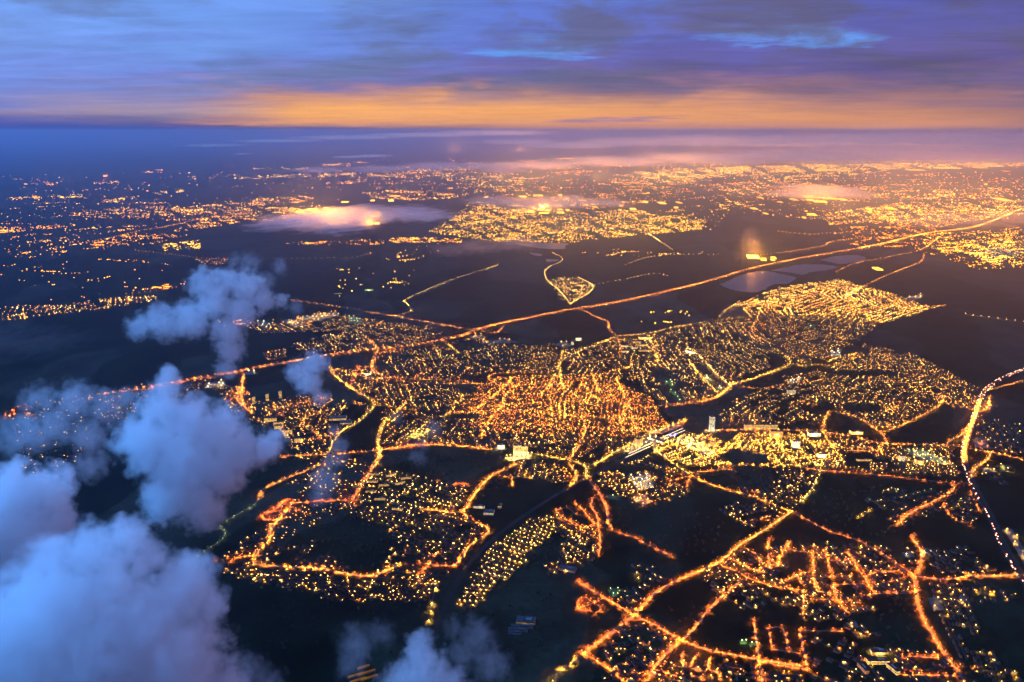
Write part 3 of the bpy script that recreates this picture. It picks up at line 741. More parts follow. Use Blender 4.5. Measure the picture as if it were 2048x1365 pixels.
# dark places inside the districts: woods, parks, meadows, water
HOLES = [
    [(640, 1040), (700, 1028), (760, 1045), (790, 1090), (760, 1140), (700, 1140), (660, 1120), (615, 1065)],
    [(770, 905), (850, 912), (980, 905), (990, 945), (880, 960), (770, 935)],
    [(495, 770), (560, 770), (600, 790), (560, 805), (505, 800)],
    [(900, 690), (945, 680), (965, 690), (955, 700), (905, 705)],
    [(1300, 735), (1330, 735), (1370, 800), (1340, 806)],
    [(1385, 728), (1425, 730), (1455, 775), (1430, 765)],
    [(1530, 705), (1570, 715), (1572, 732), (1540, 725)],
    [(1600, 810), (1660, 805), (1655, 822), (1600, 820)],
    [(1680, 810), (1760, 808), (1760, 825), (1700, 828)],
    [(1690, 905), (1740, 906), (1738, 940), (1695, 935)],
    [(1420, 920), (1470, 898), (1520, 905), (1545, 925), (1480, 930)],
    [(1470, 940), (1555, 935), (1545, 970), (1500, 985), (1470, 965)],
    [(970, 958), (1015, 955), (1015, 985), (965, 985)],
    [(890, 822), (960, 830), (960, 840), (890, 838)],
    [(1340, 862), (1360, 865), (1330, 880)],
    [(1420, 864), (1465, 864), (1470, 885), (1430, 880)],
    [(1330, 925), (1350, 920), (1385, 945), (1375, 948)],
    [(1030, 960), (1140, 975), (1000, 1060), (960, 1100), (900, 1190), (880, 1190), (960, 1070)],
    [(1480, 1220), (1600, 1215), (1600, 1245), (1480, 1250)],
    [(1735, 1195), (1825, 1195), (1860, 1290), (1780, 1300)],
    [(1575, 1108), (1622, 1110), (1624, 1142), (1600, 1145), (1568, 1150)],
    [(1290, 1175), (1400, 1170), (1430, 1190), (1365, 1275), (1300, 1245)],
    [(1945, 1215), (2060, 1190), (2060, 1265), (1985, 1290)],
    [(1060, 1105), (1105, 1070), (1130, 1085), (1090, 1140), (1050, 1140)],
    [(1640, 745), (1700, 742), (1800, 745), (1790, 752), (1700, 755)],
    [(1440, 770), (1520, 762), (1570, 745), (1570, 760), (1480, 800)],
]
# woods and dark tree belts (positions on the map, trees per hectare)
WOODS = [
    ([(640, 1040), (700, 1028), (760, 1045), (790, 1090), (760, 1140), (700, 1140), (660, 1120), (615, 1065)], 22),
    ([(770, 908), (850, 914), (980, 908), (985, 940), (880, 955), (770, 932)], 14),
    ([(970, 960), (1015, 957), (1013, 983), (965, 983)], 30),
    ([(1230, 1010), (1330, 1015), (1440, 1040), (1480, 1080), (1430, 1120), (1350, 1110), (1230, 1060)], 7),
    ([(1370, 1180), (1430, 1190), (1400, 1230), (1365, 1270), (1320, 1240)], 5),
    ([(1640, 980), (1780, 970), (1740, 1030), (1650, 1050), (1610, 1015)], 6),
    ([(1060, 1105), (1105, 1070), (1130, 1085), (1090, 1140), (1050, 1140)], 30),
    ([(560, 1200), (860, 1215), (860, 1300), (600, 1330), (500, 1260)], 6),
    ([(900, 1235), (1100, 1180), (1150, 1240), (1050, 1340), (930, 1300)], 4),
    ([(1735, 1195), (1825, 1195), (1860, 1290), (1780, 1300)], 10),
    ([(1640, 1000), (1760, 1040), (1820, 1075), (1700, 1075)], 8),
    ([(1470, 940), (1555, 935), (1545, 970), (1500, 985), (1470, 965)], 22),
]
# greenhouses lit from within: position, width in map positions, depth factor
GREENHOUSES = [
    (1506, 515, 34, 1.0, 9.0), (1527, 520, 16, .8, 3.5), (1547, 517, 13, .6, 3.2), (1545, 521, 9, .5, 3),
    (1617, 394, 30, .7, 5), (1652, 397, 26, .6, 5), (1667, 398, 16, .5, 6), (1685, 400, 18, .6, 4.5), (1640, 404, 36, .5, 5), (1620, 401, 20, .5, 4.5),
    (1588, 400, 15, .6, 3.5), (1561, 405, 10, .6, 3), (1520, 396, 12, .5, 3.5), (1508, 418, 15, .6, 4), (1531, 428, 10, .6, 4), (1624, 430, 22, .7, 5),
    (1608, 436, 10, .5, 4), (1737, 419, 14, .6, 4), (1781, 418, 24, .7, 4), (2004, 400, 26, .9, 4), (2012, 343, 9, .8, 4), (1755, 539, 18, .8, 3.5),
    (1046, 394, 20, .4, 4), (1076, 392, 30, .5, 3.5), (1120, 391, 13, .5, 3.5), (1134, 398, 13, .5, 3), (1111, 402, 18, .4, 3), (1116, 412, 24, .5, 3.5),
    (1145, 411, 16, .5, 3.5), (1172, 411, 14, .5, 4), (1186, 410, 14, .4, 3.5), (1165, 402, 24, .4, 3), (1062, 424, 20, .6, 7), (1081, 420, 18, .5, 6),
    (1088, 427, 30, .4, 6), (1095, 422, 18, .4, 5), (1120, 420, 14, .4, 4), (1122, 426, 18, .5, 5), (1135, 421, 11, .5, 5), (1190, 415, 14, .4, 3.5),
    (1242, 412, 13, .6, 3.5), (1240, 421, 11, .5, 3), (1266, 419, 18, .6, 5), (1290, 405, 18, .5, 4.5), (1324, 407, 19, .6, 5), (1358, 406, 13, .5, 3.5),
    (1352, 416, 14, .5, 4), (638, 439, 46, .35, 7), (655, 437, 30, .3, 6), (685, 437, 26, .3, 6), (672, 443, 16, .3, 4), (690, 446, 15, .3, 4), (754, 448, 13, .4, 5),
    (600, 424, 20, .3, 4), (625, 420, 30, .3, 5), (690, 405, 20, .3, 4), (782, 402, 16, .4, 6), (790, 393, 30, .3, 4), (745, 402, 12, .3, 4), (972, 395, 12, .5, 4),
    (1475, 337, 40, .3, 3.5), (1130, 318, 44, .3, 3), (668, 330, 36, .3, 3), (693, 349, 32, .3, 3), (1895, 337, 60, .3, 4.0), (1830, 341, 40, .3, 3.5), (1960, 336, 30, .3, 3.0),
]
# scattered lights of far towns: (polygon, how many, mix)
FAR_TOWNS = [
    ([(0, 350), (500, 342), (700, 340), (700, 400), (400, 440), (0, 500)], 260, 'yow'),
    ([(600, 335), (1100, 322), (1400, 330), (1200, 345), (900, 352), (620, 360)], 260, 'yo'),
    ([(700, 352), (1000, 345), (1300, 372), (1000, 400), (760, 382)], 420, 'yow'),
    ([(1180, 330), (2048, 318), (2048, 336), (1400, 345)], 500, 'yyo'),
    ([(1250, 360), (1700, 345), (2048, 345), (2048, 372), (1500, 385), (1300, 380)], 520, 'yow'),
    ([(1420, 385), (2048, 392), (2048, 440), (1800, 452), (1640, 440), (1440, 425)], 520, 'oyw'),
    ([(1250, 425), (1460, 405), (1460, 440), (1420, 462), (1290, 470)], 160, 'wy'),
    ([(1640, 455), (1900, 462), (1850, 500), (1700, 490)], 120, 'o'),
    ([(1850, 505), (2048, 470), (2048, 535), (1960, 540)], 260, 'owy'),
    ([(140, 425), (260, 412), (400, 412), (520, 400), (530, 415), (470, 425), (330, 435), (200, 437), (150, 432)], 420, 'ywo'),
    ([(420, 425), (520, 415), (600, 415), (580, 440), (480, 445), (390, 460), (340, 465), (370, 450)], 380, 'ywo'),
    ([(320, 490), (400, 480), (400, 498), (330, 502)], 120, 'w'),
    ([(170, 485), (280, 465), (380, 470), (300, 490), (190, 495)], 130, 'yo'),
    ([(0, 455), (100, 452), (140, 447), (160, 452), (60, 462), (0, 467)], 110, 'yo'),
    ([(0, 500), (140, 470), (180, 480), (120, 510), (40, 520)], 40, 'yo'),
    ([(20, 395), (165, 388), (165, 394), (80, 400), (20, 401)], 60, 'yw'),
    ([(200, 402), (250, 396), (252, 408), (215, 406)], 36, 'yw'),
    ([(180, 363), (260, 361), (262, 368), (190, 369)], 30, 'yo'),
    ([(280, 342), (335, 339), (335, 344), (285, 347)], 22, 'yo'),
    ([(360, 354), (560, 352), (560, 358), (380, 360)], 44, 'yw'),
    ([(300, 386), (370, 378), (368, 384), (305, 391)], 40, 'yw'),
    ([(40, 358), (110, 358), (110, 373), (40, 373)], 20, 'yo'),
    ([(0, 400), (500, 340), (560, 390), (300, 470), (0, 540)], 150, 'yow'),
    ([(500, 398), (600, 392), (640, 398), (560, 412), (500, 412)], 150, 'ywo'),
    ([(520, 420), (640, 410), (640, 426), (540, 428)], 110, 'yw'),
    ([(640, 328), (700, 326), (700, 333), (650, 335)], 50, 'yo'),
    ([(505, 336), (620, 334), (620, 340), (510, 341)], 30, 'w'),
    ([(500, 352), (720, 345), (760, 350), (720, 356), (510, 356)], 130, 'yw'),
    ([(720, 346), (800, 344), (880, 334), (950, 334), (970, 341), (900, 350), (820, 356), (740, 354)], 320, 'ywo'),
    ([(640, 366), (720, 360), (720, 368), (650, 370)], 60, 'yo'),
    ([(720, 385), (800, 380), (900, 385), (920, 395), (830, 402), (740, 397)], 260, 'ywo'),
    ([(870, 350), (960, 345), (1000, 350), (1000, 362), (880, 362)], 130, 'yw'),
    ([(940, 365), (1010, 358), (1100, 350), (1100, 380), (1000, 385), (950, 385)], 260, 'yw'),
    ([(800, 313), (830, 318), (760, 328), (700, 326)], 24, 'yo'),
    ([(890, 314), (915, 316), (970, 328), (940, 328), (900, 322)], 30, 'yo'),
    ([(855, 465), (900, 440), (960, 412), (1010, 408), (1180, 425), (1260, 418), (1300, 425), (1420, 440), (1400, 460), (1290, 470), (1200, 478), (1140, 486), (1000, 484), (930, 475)], 2600, 'wwy'),
    ([(770, 478), (830, 475), (930, 478), (920, 486), (790, 486)], 190, 'wyo'),
    ([(560, 486), (740, 480), (860, 484), (740, 490), (580, 490)], 80, 'yo'),
    ([(940, 405), (1040, 405), (1060, 425), (960, 440), (900, 442)], 300, 'ywo'),
    ([(1100, 398), (1260, 372), (1420, 378), (1460, 398), (1300, 405), (1180, 420)], 420, 'yow'),
    ([(1100, 345), (1180, 340), (1180, 352), (1120, 352)], 70, 'yo'),
    ([(1190, 370), (1260, 345), (1340, 338), (1400, 350), (1400, 368), (1300, 372)], 420, 'ywo'),
    ([(1220, 352), (1290, 343), (1420, 334), (1500, 338), (1500, 352), (1350, 360)], 650, 'yyw'),
    ([(1380, 338), (1500, 332), (1800, 327), (2048, 326), (2048, 333), (1800, 338), (1520, 347), (1400, 346)], 1500, 'yyyw'),
    ([(1500, 345), (1640, 336), (1800, 338), (1720, 350), (1560, 364), (1500, 360)], 420, 'yw'),
    ([(1400, 372), (1560, 358), (1700, 372), (1900, 378), (2048, 372), (2048, 392), (1900, 402), (1700, 394), (1500, 392)], 950, 'ywo'),
    ([(1640, 430), (1800, 405), (1950, 405), (2048, 398), (2048, 425), (1960, 440), (1880, 455), (1760, 445), (1660, 450)], 1300, 'owy'),
    ([(1420, 400), (1500, 405), (1500, 415), (1420, 412)], 50, 'w'),
    ([(1840, 470), (1950, 462), (2048, 455), (2048, 475), (1980, 495), (1900, 505), (1850, 495)], 480, 'owy'),
    ([(1900, 500), (1960, 485), (2048, 480), (2048, 525), (1990, 530), (1940, 510)], 420, 'wyg'),
    ([(1700, 455), (1860, 445), (1880, 470), (1780, 475)], 160, 'o'),
    ([(800, 500), (900, 480), (900, 495), (850, 515), (740, 540)], 26, 'yw'),
    ([(660, 535), (720, 530), (780, 540), (830, 535), (820, 570), (680, 595)], 34, 'w'),
    ([(0, 640), (0, 480), (400, 480), (400, 560)], 60, 'yow'),
    ([(300, 570), (370, 563), (372, 572), (320, 580)], 30, 'o'),
    ([(0, 520), (100, 530), (300, 555), (260, 575), (20, 560)], 18, 'yw'),
    ([(1270, 318), (1500, 308), (1500, 313), (1300, 322)], 36, 'yw'),
    ([(1030, 322), (1150, 314), (1150, 320), (1040, 324)], 60, 'y'),
    ([(430, 640), (560, 640), (620, 630), (560, 660), (440, 660)], 30, 'yo'),
    ([(1250, 640), (1320, 620), (1400, 625), (1330, 650)], 16, 'w'),
    ([(1130, 505), (1240, 498), (1440, 505), (1400, 512), (1250, 515)], 40, 'w'),
]

# added unseen fill lights that warm haze and clouds: position, strength in megawatt, colour
SKYGLOW = [(x, 333, 14, 'y') for x in range(1420, 2060, 75)] + [(x, 352, 16, 'y') for x in (1110, 1230, 1310, 1390)] + \
          [(x, 385, 8, 'o') for x in (1500, 1750, 1880, 2000)] + [(x, 430, 6, 'o') for x in (1700, 1800, 1900, 2010)] + [(x, 455, 3, 'y') for x in (980, 1080, 1180, 1280)] + \
          [(820, 345, 9, 'y'), (920, 345, 12, 'y'), (790, 392, 5, 'o'), (1010, 350, 14, 'y'), (680, 352, 3, 'o'), (470, 425, 2, 'o'), (260, 425, 1.5, 'o'), (100, 360, 1.5, 'o')] + \
          [(1507, 514, 5.5, 'g'), (1527, 519, .6, 'g'), (640, 438, 7, 'g'), (685, 436, 6, 'g'), (610, 430, 5, 'g'), (740, 446, 3, 'g'), (590, 424, 4, 'g'), (660, 428, 5, 'g'), (660, 446, 5, 'g'),
           (1085, 418, 8, 'g'), (1110, 398, 6, 'g'), (1050, 396, 5, 'g'), (1620, 396, 8, 'g'), (1655, 398, 8, 'g'), (1640, 404, 6, 'g')]
GLOWK = 2.0
_spread = []
for x, y, mw, c in SKYGLOW:
    if c == 'g':
        _spread.append((x, y, mw * (2.3 if x < 800 else 1.7), c))
    else:
        for q in range(4 if x > 1000 else 2):
            k = 4.0 if x > 1000 else 2.0
            _spread.append((x + random.uniform(-45, 45), y + random.uniform(-7, 9), mw * (4.2 if x > 1000 else 1.2) / k, c))
SKYGLOW = _spread + [(x, y, 0.03 if x < 760 else 0.11, 'o') for x, y in ((560, 830), (640, 760), (720, 820), (800, 740), (880, 700), (860, 870), (960, 800), (1040, 770), (1040, 830), (1110, 800), (1180, 780), (1140, 730), (1060, 905), (1240, 870), (1320, 890), (1400, 890), (1300, 720), (1420, 700), (1500, 860), (1600, 640), (1700, 620), (1700, 880), (1820, 760), (1930, 890), (1450, 1150), (1600, 1150), (1700, 1160), (1830, 1150), (1370, 1300), (700, 980), (650, 1130), (900, 1040))] + [(x, y, 34, 'o') for x in (2150, 2300, 2500) for y in (345, 400, 470)] + [(x, 303, 120 if x > 850 else 15, 'o') for x in range(650, 2300, 130)]
# ---------------------------------------------------------------- ground, water, roads
def ground_material():
    m, nt, out = mat("farmland")
    b = nt.new('ShaderNodeBsdfPrincipled')
    pos = nt.new('ShaderNodeNewGeometry').outputs['Position']
    rot = nt.new('ShaderNodeMapping')
    rot.inputs['Rotation'].default_value = (0, 0, R(24))
    rot.inputs['Scale'].default_value = (1 / 420.0, 1 / 1100.0, 0)
    nt.l.new(pos, rot.inputs[0])
    warp = nt.vmath('ADD', rot.outputs[0], nt.vmath('SCALE', nt.noise(pos, 0.0012, 2.0, color=True)))
    v = nt.new('ShaderNodeTexVoronoi', voronoi_dimensions='2D')
    nt.l.new(warp, v.inputs['Vector'])
    v.inputs['Scale'].default_value = 1.0
    bw = nt.new('ShaderNodeRGBToBW')
    nt.l.new(v.outputs['Color'], bw.inputs[0])
    base = nt.ramp(bw.outputs[0], [(0.2, (0.003, 0.0045, 0.0025, 1)), (0.5, (0.007, 0.009, 0.005, 1)), (0.62, (0.019, 0.016, 0.011, 1)), (0.8, (0.005, 0.008, 0.0045, 1))])
    n = nt.noise(pos, 0.004, 6.0, 0.6)
    fine = nt.noise(pos, 0.05, 4.0, 0.6)
    k = nt.math('MULTIPLY', nt.mapr(n, 0.3, 0.7, 0.8, 2.2), nt.mapr(fine, 0.3, 0.7, 0.7, 1.3))
    s = nt.vmath('SCALE', base)
    nt.l.new(k, s.node.inputs[3])
    nt.put(b.inputs['Base Color'], s)
    b.inputs['Roughness'].default_value = 1.0
    b.inputs['Specular IOR Level'].default_value = 0.0
    nt.l.new(b.outputs[0], out.inputs[0])
    return m


M_ground = ground_material()
M_road = surface("asphalt", (0.05, 0.048, 0.045), 0.9, 0.35, 0.15, 0.1)
M_motor = surface("motorway_asphalt", (0.014,0.014,0.014), 0.9, 0.25, 0.1, 0.1)
M_street = surface("brick_paving", (0.032, 0.027, 0.022), 0.9, 0.35, 0.12, 0.1)
M_line = surface("road_paint", (0.12, 0.12, 0.11), 0.8, 0.1)
M_pole = surface("galvanised_steel", (0.25, 0.26, 0.27), 0.6, 0.15, 0.4, 0.4)
M_wall = surface("brick_wall", (0.055, 0.038, 0.027), 0.9, 0.4, 0.03)
M_wall2 = surface("rendered_wall", (0.16,0.15,0.135), 0.85, 0.25, 0.03)
M_concrete = surface("concrete", (0.12,0.115,0.11), 0.85, 0.25, 0.04)
M_roof = surface("roof_tiles", (0.011,0.008,0.0065), 0.9, 0.45, 0.03)
M_flat = surface("bitumen_roof", (0.014,0.014,0.015), 0.8, 0.35, 0.03)
M_leaf = surface("foliage", (0.014, 0.018, 0.008), 0.9, 0.5, 0.06)
M_gravel = surface("rail_ballast", (0.012, 0.011, 0.010), 1.0, 0.4, 0.3)
M_steelroof = surface("metal_roof", (0.04, 0.043, 0.05), 0.5, 0.2, 0.02, 0.5, 0.6)

# the plain as one sheet: rings that grow outward, out to the horizon
radii = [0, 300, 800, 1500, 2500, 4000, 6000, 9000, 13000, 19000, 28000, 42000, 65000, 100000, 160000, 260000, 400000]
nseg = 96
V = [(0, 0, 0)]
for r_ in radii[1:]:
    for k in range(nseg):
        a = 2 * math.pi * k / nseg
        V.append((r_ * math.cos(a), r_ * math.sin(a), 0))
Fg = []
for k in range(nseg):
    Fg.append((0, 1 + k, 1 + (k + 1) % nseg))
for j in range(len(radii) - 2):
    b0, b1 = 1 + j * nseg, 1 + (j + 1) * nseg
    for k in range(nseg):
        k2 = (k + 1) % nseg
        Fg.append((b0 + k, b1 + k, b1 + k2, b0 + k2))
tag(mesh_obj("ground", V, Fg, M_ground), kind='structure', label="dark farmland reaching to the horizon")

# lakes
mw, nt, out = mat("lake_water")
b = nt.new('ShaderNodeBsdfPrincipled')
b.inputs['Base Color'].default_value = (0.09, 0.045, 0.032, 1)
b.inputs['Roughness'].default_value = 0.45
b.inputs['IOR'].default_value = 1.33
bump = nt.new('ShaderNodeBump')
bump.inputs['Strength'].default_value = 0.05
bump.inputs['Distance'].default_value = 1.0
nt.put(bump.inputs['Height'], nt.noise(nt.new('ShaderNodeNewGeometry').outputs['Position'], 0.02, 3.0))
nt.l.new(bump.outputs[0], b.inputs['Normal'])
nt.l.new(b.outputs[0], out.inputs[0])
for i, poly in enumerate(LAKES):
    P = gs(poly)
    P = np.vstack([P, P[:1]])
    Q = smooth_line(P, 3)[:-1]
    Q = Q + rng.normal(0, 9, Q.shape)
    o = mesh_obj("lake", np.c_[Q, np.full(len(Q), 0.12)], [tuple(range(len(Q)))], mw)
    tag(o, kind='structure', label="still lake in the dark meadows reflecting the dusk sky")

# lamp materials
LC = {  # globe colour, globe strength, lens colour, lens strength
    'r': ((1.0, 0.21, 0.015), 6.5, (1.0, 0.15, 0.007), 0.85),
    'o': ((1.0, 0.33, 0.022), 10, (1.0, 0.22, 0.014), 1.05),
    'y': ((1.0, 0.46, 0.045), 14, (1.0, 0.38, 0.03), 1.0),
    'w': ((1.0, 0.56, 0.12), 20, (1.0, 0.48, 0.09), 0.9),
    'g': ((0.72, 1.0, 0.35), 5, (0.85, 1.0, 0.35), 0.07),
}
KEYS = 'roywg'
LENS = 7500.0
lamp_mats = [M_pole]
for k in KEYS:
    c = LC[k]
    lamp_mats.append(glow("lamp_globe_" + k, c[0], c[1]))
    lamp_mats.append(glow("lamp_lens_" + k, c[2], LENS * c[3], sample=True, front_only=True))


def lamp_template(key, h, r, lens):
    ki = KEYS.index(key)
    tv, tf, tm = [], [], []
    n = 6
    tv.append((0, 0, h + r * 0.55))
    for k in range(n):
        a = 2 * math.pi * k / n
        tv.append((r * math.cos(a), r * math.sin(a), h + r * 0.1))
    tv.append((0, 0, h - r * 0.45))
    for k in range(n):
        tf.append((0, 1 + k, 1 + (k + 1) % n)); tm.append(1 + 2 * ki)
        tf.append((n + 1, 1 + (k + 1) % n, 1 + k)); tm.append(1 + 2 * ki)
    b0 = len(tv)
    s = lens / 2
    zl = h - r * 0.45 - 0.15
    tv += [(-s, -s, zl), (s, -s, zl), (s, s, zl), (-s, s, zl)]
    tf += [(b0, b0 + 3, b0 + 2), (b0, b0 + 2, b0 + 1)]
    tm += [2 + 2 * ki] * 2
    b0 = len(tv)
    for z in (0, h - r * 0.3):
        for k in range(3):
            a = 2 * math.pi * k / 3
            tv.append((0.16 * math.cos(a) + s + 0.2, 0.16 * math.sin(a), z))
    for k in range(3):
        k2 = (k + 1) % 3
        tf += [(b0 + k, b0 + k2, b0 + 3 + k2), (b0 + k, b0 + 3 + k2, b0 + 3 + k)]
        tm += [0, 0]
    return np.array(tv, float), np.array(tf), np.array(tm)


LAMPS = []          # x, y, class index, size (0 small, 1 big), rank of its road


def add_lamps(P, key, big, tagname):
    for p in P:
        LAMPS.append((p[0], p[1], KEYS.index(key), big, tagname))


ROAD_NAMES = {}
zroad = 0.40
for i, (key, w, gap, pts) in enumerate(ROADS):
    line = smooth_line(gs(pts), 2)
    L = resample(line, 20)
    far = L[:, 1].mean() > 9000
    w *= 0.78
    Vr, Fr = strip(L, w * (1.6 if far else 1.0), zroad + 0.012 * i)
    tag(mesh_obj("road", Vr, Fr, M_road), kind='structure', label="lamp-lit road")
    n = normals(L)
    S = resample(line, gap)
    ns = normals(S)
    side = np.where(np.arange(len(S)) % 2 == 0, 1, -1)[:, None] if w > 7 else np.ones((len(S), 1))
    P = S + ns * side * (w / 2 + 0.8) + rng.normal(0, 1.5, S.shape)
    keep = rng.random(len(P)) > 0.06
    add_lamps(P[keep], key, 1 if w >= 7 else 2, i)

# motorway: two carriageways with verge and a lamp row in the middle
for name, pts, key, gap, lit in (("motorway", MOTORWAY, 'o', 42, True), ("motorway", EAST_MOTORWAY, 'o', 60, False)):
    line = smooth_line(gs(pts), 2)
    L = resample(line, 25)
    za = 3.2 if lit else 3.6
    for off in (-9.0, 9.0):
        Vr, Fr = strip(L, 13.0, za, off)
        tag(mesh_obj("motorway", Vr, Fr, M_motor), kind='structure', label="motorway carriageway")
        Vl, Fl = [], []
        b = 0
        parts = [strip(L, 0.3, za + 0.02, off + d) for d in (-5.6, 5.6)]
        Vl, Fl, _ = join(parts)
        tag(mesh_obj("road_markings", Vl, Fl, M_line), kind='structure', label="white edge lines")
    S = resample(line, gap if lit else gap)
    ns = normals(S)
    if lit:
        add_lamps(S + rng.normal(0, 1, S.shape), key, 3, 'm')
        add_lamps(S + ns * 17, key, 1, 'm')
        add_lamps(resample(line, gap * 2) - normals(resample(line, gap * 2)) * 17, key, 1, 'm')
    else:
        px = project(np.c_[S, np.zeros(len(S))])
        S2 = resample(line, 26)
        p2 = project(np.c_[S2, np.zeros(len(S2))])
        a = S2[(p2[:, 1] > 800) & (p2[:, 1] < 925)]
        add_lamps(a, 'o', 3, 'e'); add_lamps(a + 14, 'o', 1, 'e'); add_lamps(a - 14, 'o', 1, 'e')
        a = S[(px[:, 1] < 815)]
        add_lamps(a[::2], 'w', 1, 'e')

# railway
RAIL = [(1660, 760), (1560, 800), (1470, 826), (1372, 860), (1300, 893), (1240, 922), (1150, 968), (1060, 1022), (975, 1085), (920, 1150), (880, 1230), (860, 1300)]
L = resample(smooth_line(gs(RAIL), 3), 20)
Vr, Fr = strip(L, 18, 0.22)
tag(mesh_obj("railway", Vr, Fr, M_gravel), kind='structure', label="dark railway line crossing the town")

OCC, OCC_POLY = [], []
# ---------------------------------------------------------------- greenhouses lit from within
GH_M = {}


def gh_mat(k):
    k = round(k, 1)
    if k not in GH_M:
        m, nt, out = mat("greenhouse_glass_lit")
        e = nt.new('ShaderNodeEmission')
        pos = nt.new('ShaderNodeTexCoord').outputs['Object']
        n = nt.noise(pos, 0.012, 3.0)
        e.inputs[0].default_value = (1.0, 0.43, 0.035, 1)
        nt.put(e.inputs[1], nt.mapr(n, 0.25, 0.75, k * 0.6, k * 1.4))
        nt.l.new(e.outputs[0], out.inputs[0])
        m.cycles.emission_sampling = 'NONE'
        GH_M[k] = m
    return GH_M[k]


def greenhouse(p, w, d, h, rz, k, label):
    root = empty("greenhouse", (p[0], p[1], 0), rz)
    tag(root, label, 'greenhouse', 'lit greenhouses between the towns')
    mb = MB()
    mb.box((0, 0, 0), (w + 1, d + 1, 0.9))
    mb.build("foundation", M_concrete, root)
    mb = MB()
    mb.box((0, 0, 0.9), (w, d, h))
    mb.build("glass_wall", gh_mat(k), root)
    mb = MB()
    nb = int(max(4, min(14, w / 12)))
    for i in range(nb):
        x0 = -w / 2 + w * i / nb
        x1 = x0 + w / nb
        xm = (x0 + x1) / 2
        z0, z1 = 0.95 + h, 0.95 + h + (x1 - x0) * 0.28
        mb.add([(x0, -d / 2, z0), (x1, -d / 2, z0), (x1, d / 2, z0), (x0, d / 2, z0), (xm, -d / 2, z1), (xm, d / 2, z1)],
               [(0, 4, 5, 3), (4, 1, 2, 5), (0, 1, 4), (2, 3, 5)])
    mb.build("glass_roof", gh_mat(k * 1.15), root)
    return root


ORD = ['', 'second', 'third', 'fourth', 'fifth', 'sixth', 'seventh', 'eighth', 'ninth', 'tenth', 'eleventh', 'twelfth', 'thirteenth', 'fourteenth', 'fifteenth',
       'sixteenth', 'seventeenth', 'eighteenth', 'nineteenth', 'twentieth', 'twenty first', 'twenty second', 'twenty third', 'twenty fourth']


def gh_zone(x, y):
    if y < 380:
        return 'in the farthest band of lights'
    if x < 800:
        return 'under the glowing low cloud' if y > 418 else 'behind the glowing low cloud'
    if x < 1220:
        return 'in the crowded greenhouse field'
    if x < 1480:
        return 'right of the crowded field'
    if 1500 <= x < 1550 and y > 500:
        return 'by the meadow above the lakes'
    if 1550 < x < 1700 and y < 410:
        return 'in the gold cluster at right'
    return 'scattered at the right'


zones = {}
for (x, y, wpx, df, k) in GREENHOUSES:
    zones.setdefault(gh_zone(x, y), []).append(x + y * 1e-3)
for v_ in zones.values():
    v_.sort()


def gh_label(i, x, y, w, k):
    z = gh_zone(x, y)
    r_ = zones[z].index(x + y * 1e-3)
    size = 'broad' if w > 24 else 'medium' if w > 14 else 'narrow'
    light = 'blazing' if k > 6 else 'golden' if k >= 4.5 else 'amber'
    return "%s %s greenhouse, %s from left %s" % (size, light, ORD[r_] if r_ else 'first', z)


for i, (x, y, wpx, df, k) in enumerate(GREENHOUSES):
    p = g(x, y)
    sl = math.hypot(p[0], p[1], H)
    w_ = wpx * sl / F_PX * 0.62
    dep = math.atan2(H, math.hypot(p[0], p[1]))
    d_ = min(max(5.0 * df * sl / F_PX / math.sin(dep), 40), w_ * 4)
    ov = 6 + w_ * 0.01
    greenhouse(p, w_, d_, ov, rng.uniform(-.12, .12) - math.atan2(p[0], p[1]) * 0.5, k * (1.6 if x < 800 and y > 400 else 1.5 if y > 500 else 0.75), gh_label(i, x, y, wpx, k))

for (x, y, w_, d_, rz, word) in ((712, 1352, 5, 46, -62, 'leftmost lower'), (733, 1347, 5, 52, -62, 'upper middle'), (716, 1362, 5, 46, -62, 'lowest'), (739, 1357, 5, 50, -62, 'right lower'), (727, 1336, 6, 36, -62, 'topmost dim')):
    greenhouse(g(x, y), w_, d_, 4.0, R(rz), 0.14, "%s long thin amber greenhouse bay between the bottom clouds" % word)

# ---------------------------------------------------------------- buildings with lit windows
WM = {}


def win_mat(col, k):
    key = (col, k)
    if key not in WM:
        c = {'y': (1.0, .60, .14), 'w': (1.0, .82, .45), 'o': (1.0, .42, .08), 'b': (.45, .65, 1.0), 'g': (.7, 1.0, .3)}[col]
        WM[key] = glow("window_light_" + {'y': 'golden', 'w': 'white', 'o': 'orange', 'b': 'bluish', 'g': 'green'}[col], c, k, var=0.9, scale=3.1)
    return WM[key]


M_flood = glow("floodlight_lens_warm", (1.0, 0.50, 0.10), 2600.0, sample=True, front_only=True)
M_floodw = glow("floodlight_lens_white", (1.0, 0.85, 0.50), 2000.0, sample=True, front_only=True)
M_floodg = glow("floodlight_lens_green", (0.75, 1.0, 0.25), 900.0, sample=True, front_only=True)
M_lamp_core = glow("floodlight_core", (1.0, 0.85, 0.5), 9.0)


